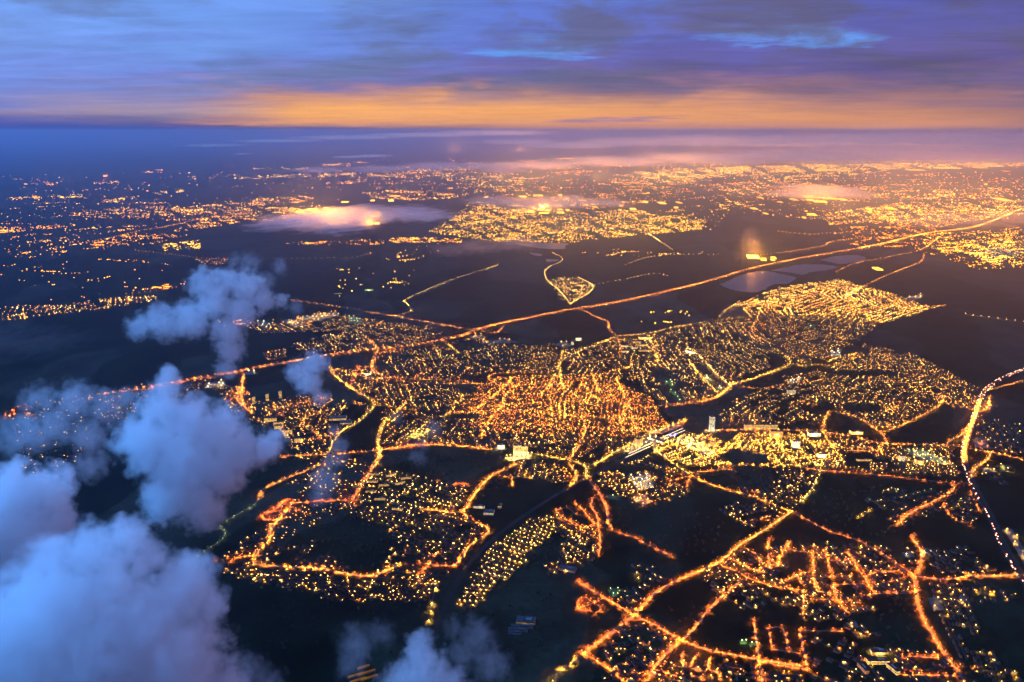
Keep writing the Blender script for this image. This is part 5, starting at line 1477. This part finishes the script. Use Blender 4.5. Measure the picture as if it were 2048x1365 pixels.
street_parts, HOUSES, TREES = [], [], []
for di, (kind, (qa, qb), gap, lg, share, mix, poly) in enumerate(DISTRICTS):
    bigd = 0
    if kind == 'bright':
        kind, bigd = 'town', 6
    if kind == 'blaze':
        kind, bigd = 'town', 1
    lg *= 0.86 if kind != 'rows' else 1.0
    gap *= 0.94
    wp = gs(poly)
    d0 = g(*qb) - g(*qa)
    base = math.atan2(d0[1], d0[0])
    area = 0.5 * abs(sum(wp[q][0] * wp[(q + 1) % len(wp)][1] - wp[(q + 1) % len(wp)][0] * wp[q][1] for q in range(len(wp))))
    plo, phi = wp.min(0), wp.max(0)
    cellm = 280.0 if wp[:, 1].mean() < 5500 else 420.0
    nseed = 1 if kind == 'rows' else int(max(2, min(60, area / cellm ** 2)))
    seeds = []
    while len(seeds) < nseed:
        q = plo + rng.random((40, 2)) * (phi - plo)
        seeds += list(q[in_poly(q, wp)])
        if nseed == 1:
            seeds = [wp.mean(0)]
    seeds = np.array(seeds[:nseed])
    # slow sideways wander of all streets in the district
    ph = rng.random(4) * 6.28

    def wander(P):
        if kind == 'rows':
            return P
        a_, b_ = 20.0, 260.0
        return P + np.stack([a_ * np.sin(P[:, 1] / b_ + ph[0]) + 8 * np.sin(P[:, 1] / 83 + P[:, 0] / 140 + ph[1]),
                             a_ * np.sin(P[:, 0] / b_ + ph[2]) + 8 * np.sin(P[:, 0] / 83 + P[:, 1] / 140 + ph[3])], 1)

    for si in range(nseed):
        an = base + (0 if kind == 'rows' else rng.choice([0, 0, 0.22, -0.25, 0.6, -0.5, 1.57]) + rng.normal(0, .06))
        d = np.array([math.cos(an), math.sin(an)])
        nrm = np.array([-d[1], d[0]])
        sgap = gap * (1 if kind == 'rows' else rng.uniform(.72, 1.05))
        sshare = min(1.0, share * 1.2) * (1 if kind == 'rows' else rng.uniform(.72, 1.12))
        A = wp @ d
        B = wp @ nrm
        ca, cb = seeds[si] @ d, seeds[si] @ nrm
        ext = 1e9 if kind == 'rows' else cellm * 1.7
        for axis in (0, 1):
            gp = sgap if axis == 0 else sgap * rng.uniform(2.2, 3.6)
            lo, hi = (max(B.min(), cb - ext), min(B.max(), cb + ext)) if axis == 0 else (max(A.min(), ca - ext), min(A.max(), ca + ext))
            lo2, hi2 = (max(A.min(), ca - ext), min(A.max(), ca + ext)) if axis == 0 else (max(B.min(), cb - ext), min(B.max(), cb + ext))
            if kind == 'rows' and axis == 1:
                continue
            k = lo + gp * rng.random()
            while k < hi:
                t = np.arange(lo2, hi2, lg * rng.uniform(.9, 1.25)) + rng.random() * lg
                if axis == 0:
                    P = t[:, None] * d + k * nrm[None]
                else:
                    P = k * d[None] + t[:, None] * nrm
                k += gp * (rng.uniform(0.75, 1.35) if kind != 'rows' else 1.0)
                if not len(P):
                    continue
                P = wander(P)
                ok = np.ones(len(P), bool)
                if nseed > 1:
                    ok &= ((P[:, None, :] - seeds[None]) ** 2).sum(2).argmin(1) == si
                if not ok.any():
                    continue
                px = project(np.c_[P, np.zeros(len(P))])
                ok &= in_poly(px, poly)
                for h_ in holes_px:
                    ok &= ~in_poly(px, h_)
                if kind != 'rows':
                    blk = np.floor(t / rng.uniform(80, 150)).astype(int)
                    drop = {bb: rng.random() < 0.22 for bb in np.unique(blk)}
                    ok &= ~np.array([drop[bb] for bb in blk])
                P, t = P[ok], t[ok]
                if not len(P):
                    continue
                dirv_ = d if axis == 0 else nrm
                nn = nrm if axis == 0 else d
                w = 6.0
                a = P - dirv_ * lg / 2
                b = P + dirv_ * lg / 2
                z = 0.14 + 0.0024 * di + (0.001 if axis else 0)
                Vs = np.stack([np.c_[a - nn * w / 2, np.full(len(P), z)], np.c_[b - nn * w / 2, np.full(len(P), z)],
                               np.c_[b + nn * w / 2, np.full(len(P), z)], np.c_[a + nn * w / 2, np.full(len(P), z)]], 1)
                idx = np.arange(len(P))[:, None] * 4 + (np.array([0, 1, 2, 3]) if axis == 0 else np.array([3, 2, 1, 0]))
                street_parts.append((Vs.reshape(-1, 3), idx))
                keep = rng.random(len(P)) < sshare
                jit = 3.4 if kind != 'rows' else 1.8
                Pl = P[keep] + nn * 3.6 + rng.normal(0, jit, (keep.sum(), 2))
                key = mix[rng.integers(len(mix))]
                cl = [key if rng.random() < 0.7 else mix[rng.integers(len(mix))] for _ in Pl]
                for p, c in zip(Pl, cl):
                    LAMPS.append((p[0], p[1], KEYS.index(c), bigd, 'd%d' % di))
                angh = math.atan2(dirv_[1], dirv_[0])
                for sgn in (-1, 1):
                    hp = P + nn * sgn * rng.uniform(10.5, 15) + dirv_ * rng.normal(0, 2.5, (len(P), 1))
                    kh = (rng.random(len(P)) < (0.72 if axis == 0 else 0.45)) & ~near_road(hp)
                    hq = hp[kh]
                    if len(hq):
                        free = np.ones(len(hq), bool)
                        for (ox, oy, orad) in OCC:
                            free &= (hq[:, 0] - ox) ** 2 + (hq[:, 1] - oy) ** 2 > (orad + 12) ** 2
                        for op in OCC_POLY:
                            free &= ~in_poly(hq, op)
                        hq = hq[free]
                    for p in hq:
                        HOUSES.append((p[0], p[1], angh + rng.normal(0, .05), lg * rng.uniform(0.35, 0.85), rng.uniform(7.5, 11), rng.uniform(4.5, 7.5), rng.random()))
                for p in P[rng.random(len(P)) < 0.45]:
                    q = p + nn * rng.choice([-1, 1]) * rng.uniform(5, 22) + dirv_ * rng.uniform(-10, 10)
                    TREES.append((q[0], q[1], rng.uniform(2.2, 4.6)))
Vs, Fs, _ = join(street_parts)
tag(mesh_obj("streets", Vs, Fs, M_street), kind='structure', label="brick paved residential streets")

# ---------------------------------------------------------------- street lamps: nearest 300 as things, the rest one mass
LA = np.array([(a, b, c, 5 if (s != 0 and a * a + b * b > 11500.0 ** 2) else 4 if (s not in (3, 6) and a * a + b * b > 7000.0 ** 2) else s) for a, b, c, s, _ in LAMPS])
px = project(np.c_[LA[:, :2], np.full(len(LA), 8.0)])
CLOUD_COVER = [[(0, 720), (450, 720), (590, 880), (560, 960), (340, 1050), (460, 1170), (470, 1365), (0, 1365)], [(670, 1260), (1010, 1250), (1000, 1365), (660, 1365)]]
inside = (px[:, 0] > 3) & (px[:, 0] < 2045) & (px[:, 1] < 1362)
for c_ in CLOUD_COVER:
    inside &= ~in_poly(px, c_)
dist = np.sqrt(LA[:, 0] ** 2 + LA[:, 1] ** 2 + H * H)
order = np.argsort(np.where(inside, dist, 1e9))
near_ids = set(order[:300].tolist())
SIZES = {0: (6.5, 1.08, 1.1), 1: (9.0, 0.95, 2.4), 2: (8.0, 0.95, 2.0), 3: (12.0, 1.8, 3.2), 4: (9.0, 2.3, 2.2), 5: (12.0, 4.2, 5.0), 6: (7.0, 1.1, 1.35)}
TEMPL = {}
for ki, k in enumerate(KEYS):
    for s in SIZES:
        TEMPL[(ki, s)] = lamp_template(k, *SIZES[s])
parts = []
for (ki, s), (TV, TF, TM) in TEMPL.items():
    sel = np.array([i for i in np.nonzero((LA[:, 2] == ki) & (LA[:, 3] == s))[0] if i not in near_ids], int)
    if len(sel):
        parts.append(replicate(TV, TF, TM, np.c_[LA[sel, :2], np.zeros(len(sel))], rng.random(len(sel)) * 6.28, np.repeat((np.clip(np.exp(rng.normal(-.05, .28, len(sel))), .5, 1.7) if s in (0, 6) else rng.uniform(.9, 1.1, len(sel)))[:, None], 3, 1)))
V_, F_, M_ = join(parts)
tag(mesh_obj("distant_street_lights", V_, F_, lamp_mats, M_), kind='stuff', label="thousands of small street lights across the town")

COLN = {'r': 'red orange', 'o': 'orange', 'y': 'golden', 'w': 'pale yellow', 'g': 'greenish'}


def where(p):
    x, y = p
    row = ('along the bottom edge' if y > 1320 else 'near the bottom edge' if y > 1270 else 'low in the frame' if y > 1210 else 'below the road junction' if y > 1150 else 'beside the road junction')
    colm = ('near the bottom cloud' if x < 1150 else 'by the crossroads' if x < 1330 else 'right of the crossroads' if x < 1500 else 'among red streets' if x < 1650
            else 'by the dark field' if x < 1830 else 'by the lower right road' if x < 1930 else 'near the right edge')
    return row, colm


lamp_mesh = {}
for (ki, s), (TV, TF, TM) in TEMPL.items():
    o = mesh_obj("street_lamp", TV, TF, lamp_mats, TM)
    lamp_mesh[(ki, s)] = o.data
    bpy.data.objects.remove(o)
for i in sorted(near_ids):
    x, y, ki, s = LA[i]
    o = bpy.data.objects.new("street_lamp", lamp_mesh[(int(ki), int(s))])
    COL.objects.link(o)
    o.location = (x, y, 0)
    o.rotation_euler = (0, 0, rng.random() * 6.28)
    r_, c_ = where(px[i])
    t_ = LAMPS[i][4]
    onw = 'house street lamp' if str(t_).startswith('d') else 'road lamp'
    tag(o, "%s %s %s %s" % (COLN[KEYS[int(ki)]], onw, c_, r_), 'street lamp', 'street lamps nearest the camera')

# ---------------------------------------------------------------- houses
M_win = glow("lit_window", (1.0, 0.56, 0.14), 4.0, var=0.85, scale=3.0)


def house_template(lit):
    v = [(-.5, -.5, 0), (.5, -.5, 0), (.5, .5, 0), (-.5, .5, 0), (-.5, -.5, 1), (.5, -.5, 1), (.5, .5, 1), (-.5, .5, 1), (-.5, 0, 1.6), (.5, 0, 1.6)]
    f = [(0, 1, 5), (0, 5, 4), (1, 2, 6), (1, 6, 5), (2, 3, 7), (2, 7, 6), (3, 0, 4), (3, 4, 7), (5, 6, 9), (7, 4, 8), (4, 5, 9), (4, 9, 8), (6, 7, 8), (6, 8, 9)]
    m = [0] * 10 + [1] * 4
    if lit:
        for sy in (-.508, .508):
            b = len(v)
            x0 = -.3 if sy < 0 else .05
            v += [(x0, sy, .25), (x0 + .22, sy, .25), (x0 + .22, sy, .7), (x0, sy, .7)]
            f += ([(b, b + 1, b + 2), (b, b + 2, b + 3)] if sy < 0 else [(b, b + 2, b + 1), (b, b + 3, b + 2)])
            m += [2, 2]
    return np.array(v, float), np.array(f), np.array(m)


LITSHARE = 0.42
HA = np.array(HOUSES)
pxh = project(np.c_[HA[:, :2], np.full(len(HA), 5.0)])
ins = (pxh[:, 0] > 4) & (pxh[:, 0] < 2044) & (pxh[:, 1] < 1360)
for c_ in CLOUD_COVER:
    ins &= ~in_poly(pxh, c_)
dh = np.sqrt((HA[:, :2] ** 2).sum(1) + H * H)
ordh = np.argsort(np.where(ins, dh, 1e9))
near_h = set(ordh[:300].tolist())
parts = []
hm = [M_wall, M_roof, M_win]
HT = [house_template(False), house_template(True)]
for lit in (0, 1):
    sel = np.array([i for i in range(len(HA)) if i not in near_h and (HA[i, 6] < LITSHARE) == bool(lit)], int)
    parts.append(replicate(*HT[lit], np.c_[HA[sel, :2], np.zeros(len(sel))], HA[sel, 2], HA[sel, 3:6]))
V_, F_, M_ = join(parts)
tag(mesh_obj("distant_houses", V_, F_, hm, M_), kind='stuff', label="terraced houses filling the town")
hmesh = []
for lit in (0, 1):
    o = mesh_obj("house", *HT[lit][:2], hm, HT[lit][2])
    hmesh.append(o.data)
    bpy.data.objects.remove(o)
for i in sorted(near_h):
    x, y, a, L_, D_, h_, q = HA[i]
    o = bpy.data.objects.new("house", hmesh[1 if q < LITSHARE else 0])
    COL.objects.link(o)
    o.location = (x, y, 0)
    o.rotation_euler = (0, 0, a)
    o.scale = (L_, D_, h_)
    r_, c_ = where(pxh[i])
    sz = 'long' if L_ > 27 else 'short' if L_ < 18 else 'mid length'
    tag(o, "%s %s house %s %s" % (sz, 'lit' if q < LITSHARE else 'unlit', c_, r_), 'house', 'houses nearest the camera')

# ---------------------------------------------------------------- woods and garden trees
def ico():
    bm = bmesh.new()
    bmesh.ops.create_icosphere(bm, subdivisions=1, radius=1.0)
    v = np.array([p.co[:] for p in bm.verts])
    f = np.array([[q.index for q in p.verts] for p in bm.faces])
    bm.free()
    return v, f


IV, IF = ico()


def crown_template(seed):
    r = np.random.default_rng(seed)
    vs, fs = [], []
    b = 0
    for k in range(4):
        c = np.array([r.uniform(-.5, .5), r.uniform(-.5, .5), r.uniform(0.9, 1.9)])
        s = r.uniform(.45, .75)
        v = IV * (s * (1 + r.uniform(-.28, .28, (len(IV), 1)))) * (1, 1, .85) + c
        vs.append(v)
        fs.append(IF + b)
        b += len(v)
    return np.concatenate(vs), np.concatenate(fs), np.zeros(sum(len(f) for f in fs), int)


for poly, dens in WOODS:
    wp = gs(poly)
    lo, hi = wp.min(0), wp.max(0)
    n = int((hi - lo).prod() / 1e4 * dens)
    P = lo + rng.random((n, 2)) * (hi - lo)
    P = P[in_poly(P, wp)]
    clump = np.sin(P[:, 0] / 37) * np.sin(P[:, 1] / 29) + rng.normal(0, .5, len(P))
    P = P[clump > -0.6]
    for p in P:
        TREES.append((p[0], p[1], rng.uniform(3.0, 6.5)))
# rows of trees along the roads
for i, (key, w, gap, pts) in enumerate(ROADS):
    line = smooth_line(gs(pts), 2)
    if line[:, 1].mean() > 8000:
        continue
    S = resample(line, 19)
    ns = normals(S)
    for sgn in (-1, 1):
        q = S + ns * sgn * (w / 2 + rng.uniform(4, 8, (len(S), 1))) + rng.normal(0, 2, S.shape)
        for p in q[rng.random(len(q)) < 0.45]:
            TREES.append((p[0], p[1], rng.uniform(2.2, 4.4)))
TA = np.array(TREES)
parts = []
for k in range(5):
    sel = np.arange(len(TA)) % 5 == k
    s = TA[sel, 2]
    parts.append(replicate(*crown_template(k), np.c_[TA[sel, :2], np.zeros(sel.sum())], rng.random(sel.sum()) * 6.28, np.stack([s, s, s * rng.uniform(.9, 1.3, sel.sum())], 1)))
V_, F_, M_ = join(parts)
tag(mesh_obj("woods", V_, F_, M_leaf, M_), kind='stuff', label="dark trees of woods, gardens and road verges")

# ---------------------------------------------------------------- lights of the far towns
far_mats = [glow("far_light_o", (1.0, 0.25, 0.008), 6, var=0.85, scale=20), glow("far_light_y", (1.0, 0.40, 0.018), 5.5, var=0.9, scale=20),
            glow("far_light_w", (1.0, 0.50, 0.05), 5.5, var=0.9, scale=20), glow("far_light_g", (0.8, 0.8, 0.2), 3, var=0.5, scale=20)]
FK = 'oywg'
FP, FM = [], []
for poly, n, mix in FAR_TOWNS:
    n = int(n * 1.8)
    pp = np.asarray(poly, float)
    lo, hi = pp.min(0), pp.max(0)
    cnt, tries = 0, 0
    # clustered: half the lights gather along short lines
    seeds = lo + rng.random((max(4, n // 14), 2)) * (hi - lo)
    while cnt < n and tries < 60:
        tries += 1
        P = lo + rng.random((n, 2)) * (hi - lo)
        s = seeds[rng.integers(len(seeds), size=n)]
        span = (hi - lo)
        on = rng.random(n) < 0.6
        t = rng.normal(0, 1, n)
        sl = (s[:, 0] * 7.3) % 1.0 - 0.35
        ww = np.clip(span[0] * 0.05, 4, 22)
        P[on] = (s + np.stack([t * ww, -t * ww * sl * 0.22 * (s[:, 1] - 262) / 160 + rng.normal(0, .6, n)], 1))[on]
        P = P[in_poly(P, pp)]
        gate = np.sin(P[:, 0] / 17.0 + 3 * np.sin(P[:, 1] / 7.0)) + np.sin(P[:, 0] / 7.3 - P[:, 1] / 3.1) + rng.normal(0, .5, len(P))
        P = P[gate > -0.9][: n - cnt]
        for p in P:
            FP.append(p)
            FM.append(FK.index(mix[rng.integers(len(mix))]))
        cnt += len(P)
FP, FM = np.array(FP), np.array(FM)
Wp = np.array([g(*p) for p in FP])
sl_ = np.sqrt((Wp ** 2).sum(1) + H * H)
w = np.clip(sl_ * 0.00042 * np.exp(rng.normal(0, .45, len(Wp))), 6, 130)
bx = np.array([(-.5, -.5, 0), (.5, -.5, 0), (.5, .5, 0), (-.5, .5, 0), (-.5, -.5, 1), (.5, -.5, 1), (.5, .5, 1), (-.5, .5, 1)], float)
bf = np.array([(4, 5, 6), (4, 6, 7), (0, 1, 5), (0, 5, 4), (1, 2, 6), (1, 6, 5), (2, 3, 7), (2, 7, 6), (3, 0, 4), (3, 4, 7)])
parts = []
for k in range(4):
    s = FM == k
    if s.any():
        parts.append(replicate(bx, bf, np.full(len(bf), k), np.c_[Wp[s], np.zeros(s.sum())], rng.random(s.sum()) * .6 - .3, np.stack([w[s], w[s] * 1.2, np.clip(w[s] * .55, 4, 45)], 1)))
V_, F_, M_ = join(parts)
tag(mesh_obj("far_town_lights", V_, F_, far_mats, M_), kind='stuff', label="glittering lights of towns towards the horizon")

# bodiless point lights added over towns and greenhouses to turn the haze amber
GLOWC = {'y': (1.0, .34, .06), 'o': (1.0, .30, .07), 'g': (1.0, .31, .015)}
glow_l = {}
for (x, y, mw_, c) in SKYGLOW:
    ld = bpy.data.lights.new("sky_glow_fill", 'POINT')
    ld.energy = mw_ * 1e6 * GLOWK
    ld.color = GLOWC[c]
    ld.shadow_soft_size = 2.0
    lo_ = bpy.data.objects.new("sky_glow_fill", ld)
    COL.objects.link(lo_)
    q = g(x, y)
    lo_.location = (q[0], q[1], 32 if c == 'g' else 60)
# ---------------------------------------------------------------- clouds
def cloud(name, label, blobs, dist, dens=0.02, amp=1.9, nscale=None, cat='cloud', group=None, squash=1.0, albedo=(1, 1, 1), lo=0.02, hi=0.30, aniso=0.2, step=0.3, voxel=None, detail=6.0, stretch=(1, 1)):
    """blobs: (px, py, radius in map positions[, extra distance in m[, flatness]])"""
    C, RR = [], []
    for bl in blobs:
        x, y, r = bl[:3]
        dd = dist + (bl[3] if len(bl) > 3 else 0.0)
        p = at(x, y, dd)
        rad = r * dd / F_PX
        C.append(p)
        rx = rad * (bl[4] if len(bl) > 4 else 1.0)
        ry = rad * (bl[5] if len(bl) > 5 else (bl[4] if len(bl) > 4 else 1.0))
        RR.append((rx, ry, rad * squash))
    C, RR = np.array(C), np.array(RR)
    org = C.mean(0)
    C = C - org
    mean_r = float(np.median(RR[:, 2]))
    # hull
    bm = bmesh.new()
    for c, r in zip(C, RR):
        M = Matrix.Translation(Vector(c)) @ Matrix.Diagonal((*(np.asarray(r) * 1.12), 1.0))
        bmesh.ops.create_icosphere(bm, subdivisions=3, radius=1.0, matrix=M)
    me = bpy.data.meshes.new(name + "_hull")
    bm.to_mesh(me)
    bm.free()
    tmp = bpy.data.objects.new("hull", me)
    COL.objects.link(tmp)
    rm = tmp.modifiers.new("remesh", 'REMESH')
    rm.mode = 'VOXEL'
    rm.voxel_size = voxel or max(mean_r * 0.14, 2.0)
    dg = bpy.context.evaluated_depsgraph_get()
    dg.update()
    me2 = bpy.data.meshes.new_from_object(tmp.evaluated_get(dg))
    bpy.data.objects.remove(tmp)
    me2.name = name
    o = bpy.data.objects.new(name, me2)
    COL.objects.link(o)
    o.location = org
    # material
    m, nt, out = mat("cloud_vapour")
    vol = nt.new('ShaderNodeVolumePrincipled')
    oc = nt.new('ShaderNodeTexCoord').outputs['Object']
    ns = nscale or 1.0 / mean_r
    on = nt.vmath('MULTIPLY', oc, (1 / stretch[0], 1 / stretch[1], 1.0))
    warp = nt.vmath('SUBTRACT', nt.noise(on, ns * 1.0, 3.0, color=True), (0.5, 0.5, 0.5))
    wa = mean_r * 1.3
    wv = nt.vmath('ADD', oc, nt.vmath('MULTIPLY', warp, (wa * stretch[0], wa * stretch[1], wa)))
    f = None
    for c, r in zip(C, RR):
        q = nt.vmath('DIVIDE', nt.vmath('SUBTRACT', wv, tuple(c)), tuple(r))
        ln = nt.vmath('LENGTH', q, out=1)
        v = nt.math('SUBTRACT', 1.0, ln)
        f = v if f is None else nt.math('SMOOTH_MAX', f, v, 0.04)
    n = nt.noise(on, ns * 2.6, detail, 0.68)
    val = nt.math('ADD', f, nt.math('MULTIPLY', nt.math('SUBTRACT', n, 0.52), amp))
    d = nt.math('MULTIPLY', nt.mapr(val, lo, hi), dens)
    nt.put(vol.inputs['Density'], d)
    vol.inputs['Color'].default_value = (*albedo, 1)
    vol.inputs['Anisotropy'].default_value = aniso
    nt.l.new(vol.outputs[0], out.inputs['Volume'])
    m.cycles.volume_step_rate = step
    me2.materials.clear()
    me2.materials.append(m)
    tag(o, label, cat, group)
    return o


G1 = "cumulus clouds over the town"
cloud("cloud", "tall bluish cumulus standing over the dark meadows with a column reaching down",
      [(405, 568, 34), (450, 562, 36), (492, 572, 38), (525, 598, 30), (425, 605, 44), (478, 622, 40), (378, 640, 44), (325, 645, 40), (280, 655, 30), (455, 660, 36), (460, 700, 34), (452, 738, 26), (560, 600, 22)],
      4500, dens=0.010, group=G1, lo=0.0, hi=0.45)
cloud("cloud", "small upright puff of cloud in front of the motorway lamps", [(628, 728, 32), (618, 765, 32), (592, 742, 26, 60), (640, 795, 22, 40)], 3700, dens=0.014, group=G1, lo=0.0, hi=0.5)
cloud("cloud", "largest cumulus in the middle left with a peaked top and a tail to the right",
      [(335, 765, 34), (322, 818, 52), (370, 850, 66), (290, 885, 66), (430, 870, 66), (370, 930, 84), (470, 905, 60), (530, 895, 46), (335, 1000, 58), (400, 1010, 56), (440, 945, 56)],
      2800, dens=0.026, group=G1, lo=0.02, hi=0.58)
cloud("cloud", "thin ragged cloud at the left edge under the lit road junction",
      [(80, 800, 38), (150, 805, 46), (215, 815, 40), (60, 865, 46), (175, 870, 42), (110, 850, 44), (20, 870, 38), (180, 930, 36), (250, 800, 30)],
      3300, dens=0.007, group=G1, amp=2.2, lo=0.0, hi=0.55)
cloud("cloud", "round blue cloud at the left edge above the big bank",
      [(15, 1000, 70), (90, 985, 56), (30, 1085, 74), (110, 1040, 44), (-40, 1050, 80)], 2100, dens=0.036, group=G1, lo=0.0, hi=0.45)
cloud("cloud", "big bank of billowing blue cloud filling the lower left corner",
      [(250, 1085, 52), (180, 1105, 66), (110, 1115, 54), (300, 1115, 40), (210, 1180, 84), (370, 1180, 72), (410, 1200, 50), (100, 1220, 116), (280, 1250, 110), (390, 1280, 72), (20, 1290, 130), (180, 1330, 130), (330, 1350, 110), (430, 1370, 60), (60, 1390, 120)],
      1700, dens=0.034, group=G1, lo=0.02, hi=0.62)
cloud("cloud", "low hazy cloud fringe at the bottom beside the big bank", [(500, 1345, 44), (540, 1375, 40), (470, 1320, 26)], 1650, dens=0.006, group=G1, amp=2.2, lo=0.0, hi=0.6)
cloud("cloud", "bluish puff of cloud at the bottom edge with ragged grey sides",
      [(838, 1300, 40), (850, 1345, 58), (800, 1375, 50), (900, 1380, 50)], 1800, dens=0.017, group=G1, lo=0.0, hi=0.45)
cloud("cloud", "thin grey wisps around the puff at the bottom edge",
      [(715, 1290, 44), (760, 1268, 34), (700, 1330, 36), (955, 1275, 46), (985, 1330, 44), (930, 1310, 40), (905, 1255, 26)], 1850, dens=0.0042, group=G1, amp=2.2, lo=0.0, hi=0.6)
cloud("cloud", "small purple wisp drifting over the west of the town, lower one", [(648, 960, 36), (640, 990, 28), (662, 925, 24)], 2700, dens=0.0065, group=G1, amp=2.2, lo=0.0, hi=0.6)
cloud("cloud", "narrow purple wisp above the lower one over the lit road", [(680, 890, 24), (668, 862, 18), (684, 915, 18)], 2750, dens=0.0065, group=G1, amp=2.2, lo=0.0, hi=0.6)
cloud("cloud", "faint wisp beside the floodlit sports ground", [(868, 858, 26), (845, 890, 20), (835, 915, 24), (795, 835, 18)], 2900, dens=0.0035, group=G1, amp=2.2, lo=0.0, hi=0.7)
cloud("cloud", "faint wisp behind the tall cumulus near the dark road", [(500, 525, 26), (560, 535, 22), (470, 518, 18), (590, 615, 20), (535, 560, 22)], 5200, dens=0.0035, group=G1, lo=0.0, hi=0.7)
G2 = "thin cloud sheets in the distance"


def sheet(label, blobs, dist, dens, sx=9, sy=14, lo=0.0, hi=0.6, **kw):
    cloud("cloud", label, [(x, y, r, 0, fx, fx * (sy / sx)) for x, y, r, fx in blobs], dist, dens=dens * 0.4, group=G2, amp=1.9, stretch=(sx * .6, sy * .6), lo=lo, hi=hi, step=0.35, aniso=0.78, **kw)


sheet("grey purple cloud strip above the far middle towns", [(640, 340, 6, 12), (760, 338, 7, 12), (870, 333, 9, 11), (960, 332, 8, 11), (1010, 340, 7, 9)], 19000, 0.0016)
sheet("broad pinkish cloud band over the far right towns", [(1080, 330, 8, 14), (1230, 322, 10, 14), (1420, 316, 11, 16), (1620, 312, 12, 18), (1830, 308, 14, 18), (2040, 308, 15, 16)], 26000, 0.0012)
sheet("slender orange tinted cloud streak rising to the right above the dark blue left", [(430, 291, 3, 22), (560, 282, 3.5, 26), (700, 275, 4.5, 26), (850, 270, 5, 26), (980, 266, 6, 22)], 24000, 0.0040)
sheet("upper orange cloud bar right of the middle", [(1040, 284, 6, 18), (1150, 290, 7, 18), (1260, 284, 9, 16), (1400, 280, 11, 15), (1560, 282, 13, 14), (1780, 280, 15, 14), (2000, 282, 17, 13)], 30000, 0.0020)
sheet("small glowing cloud sliver above the far middle lights", [(700, 314, 2.2, 18), (745, 312, 2.6, 18)], 22000, 0.008)
sheet("tiny orange cloud sliver over the blue left", [(486, 308, 1.8, 11)], 23000, 0.008)
sheet("flat low cloud glowing above the left greenhouses", [(620, 436, 5, 20), (700, 428, 6, 20), (790, 426, 5, 20), (860, 432, 4, 18), (570, 446, 4, 18), (680, 448, 5, 20)], 13600, 0.0085, sx=20, sy=40)
sheet("thin grey mist over the lake behind the meadows", [(960, 492, 8, 8), (1030, 486, 8, 8), (900, 500, 7, 8)], 9300, 0.0016, sx=8, sy=18)
sheet("thin mist glowing over the crowded greenhouse field", [(1060, 408, 5, 18), (1130, 404, 5, 18), (990, 402, 4, 18), (1210, 406, 4, 16)], 16700, 0.0040, sx=18, sy=36)
sheet("amber mist over the gold greenhouse cluster on the right", [(1600, 390, 6, 12), (1660, 386, 7, 12), (1640, 378, 6, 14)], 18200, 0.0040, sx=12, sy=20)
cloud("cloud", "soft amber glow of thin mist standing over the brightest greenhouse", [(1506, 500, 22), (1504, 486, 26), (1500, 470, 22)], 9960, aniso=0.6, dens=0.0011, amp=1.0, group=G2, lo=0.0, hi=1.0)
sheet("pinkish mist behind the motorway at the right edge", [(1850, 446, 8, 9), (1930, 440, 9, 9), (2030, 436, 10, 9)], 11500, 0.0012, sx=9, sy=18)
sheet("faint blue mist low at the left edge", [(40, 680, 10, 7), (110, 686, 9, 7), (-40, 676, 10, 7)], 4700, 0.0016, sx=7, sy=14)
# ---------------------------------------------------------------- haze: the air of the whole scene
m, nt, out = mat("dusk_haze")
vol = nt.new('ShaderNodeVolumePrincipled')
vol.inputs['Color'].default_value = (0.54, 0.69, 0.94, 1)
vol.inputs['Density'].default_value = 3.0e-5
vol.inputs['Anisotropy'].default_value = 0.85
nt.l.new(vol.outputs[0], out.inputs['Volume'])
m.cycles.homogeneous_volume = True
mb = MB()
mb.box((0, 0, -1.5), (840000, 840000, 1590), bottom=True)
tag(mb.build("haze", m), "thin blue dusk haze over the whole plain", kind='stuff')

# small ground lamps do not need to be tried as light sources for every point of the air: it only adds noise
air = bpy.data.collections.new("air")
for o in COL.objects:
    if o.name.split('.')[0] in ('haze', 'cloud'):
        air.objects.link(o)
for c in air.collection_objects:
    c.light_linking.link_state = 'EXCLUDE'
for o in COL.objects:
    if o.type == 'MESH' and o.name.split('.')[0] in ('distant_street_lights', 'street_lamp', 'lamp_head', 'floodlight', 'headlight', 'lamp_row', 'screen'):
        o.light_linking.receiver_collection = air
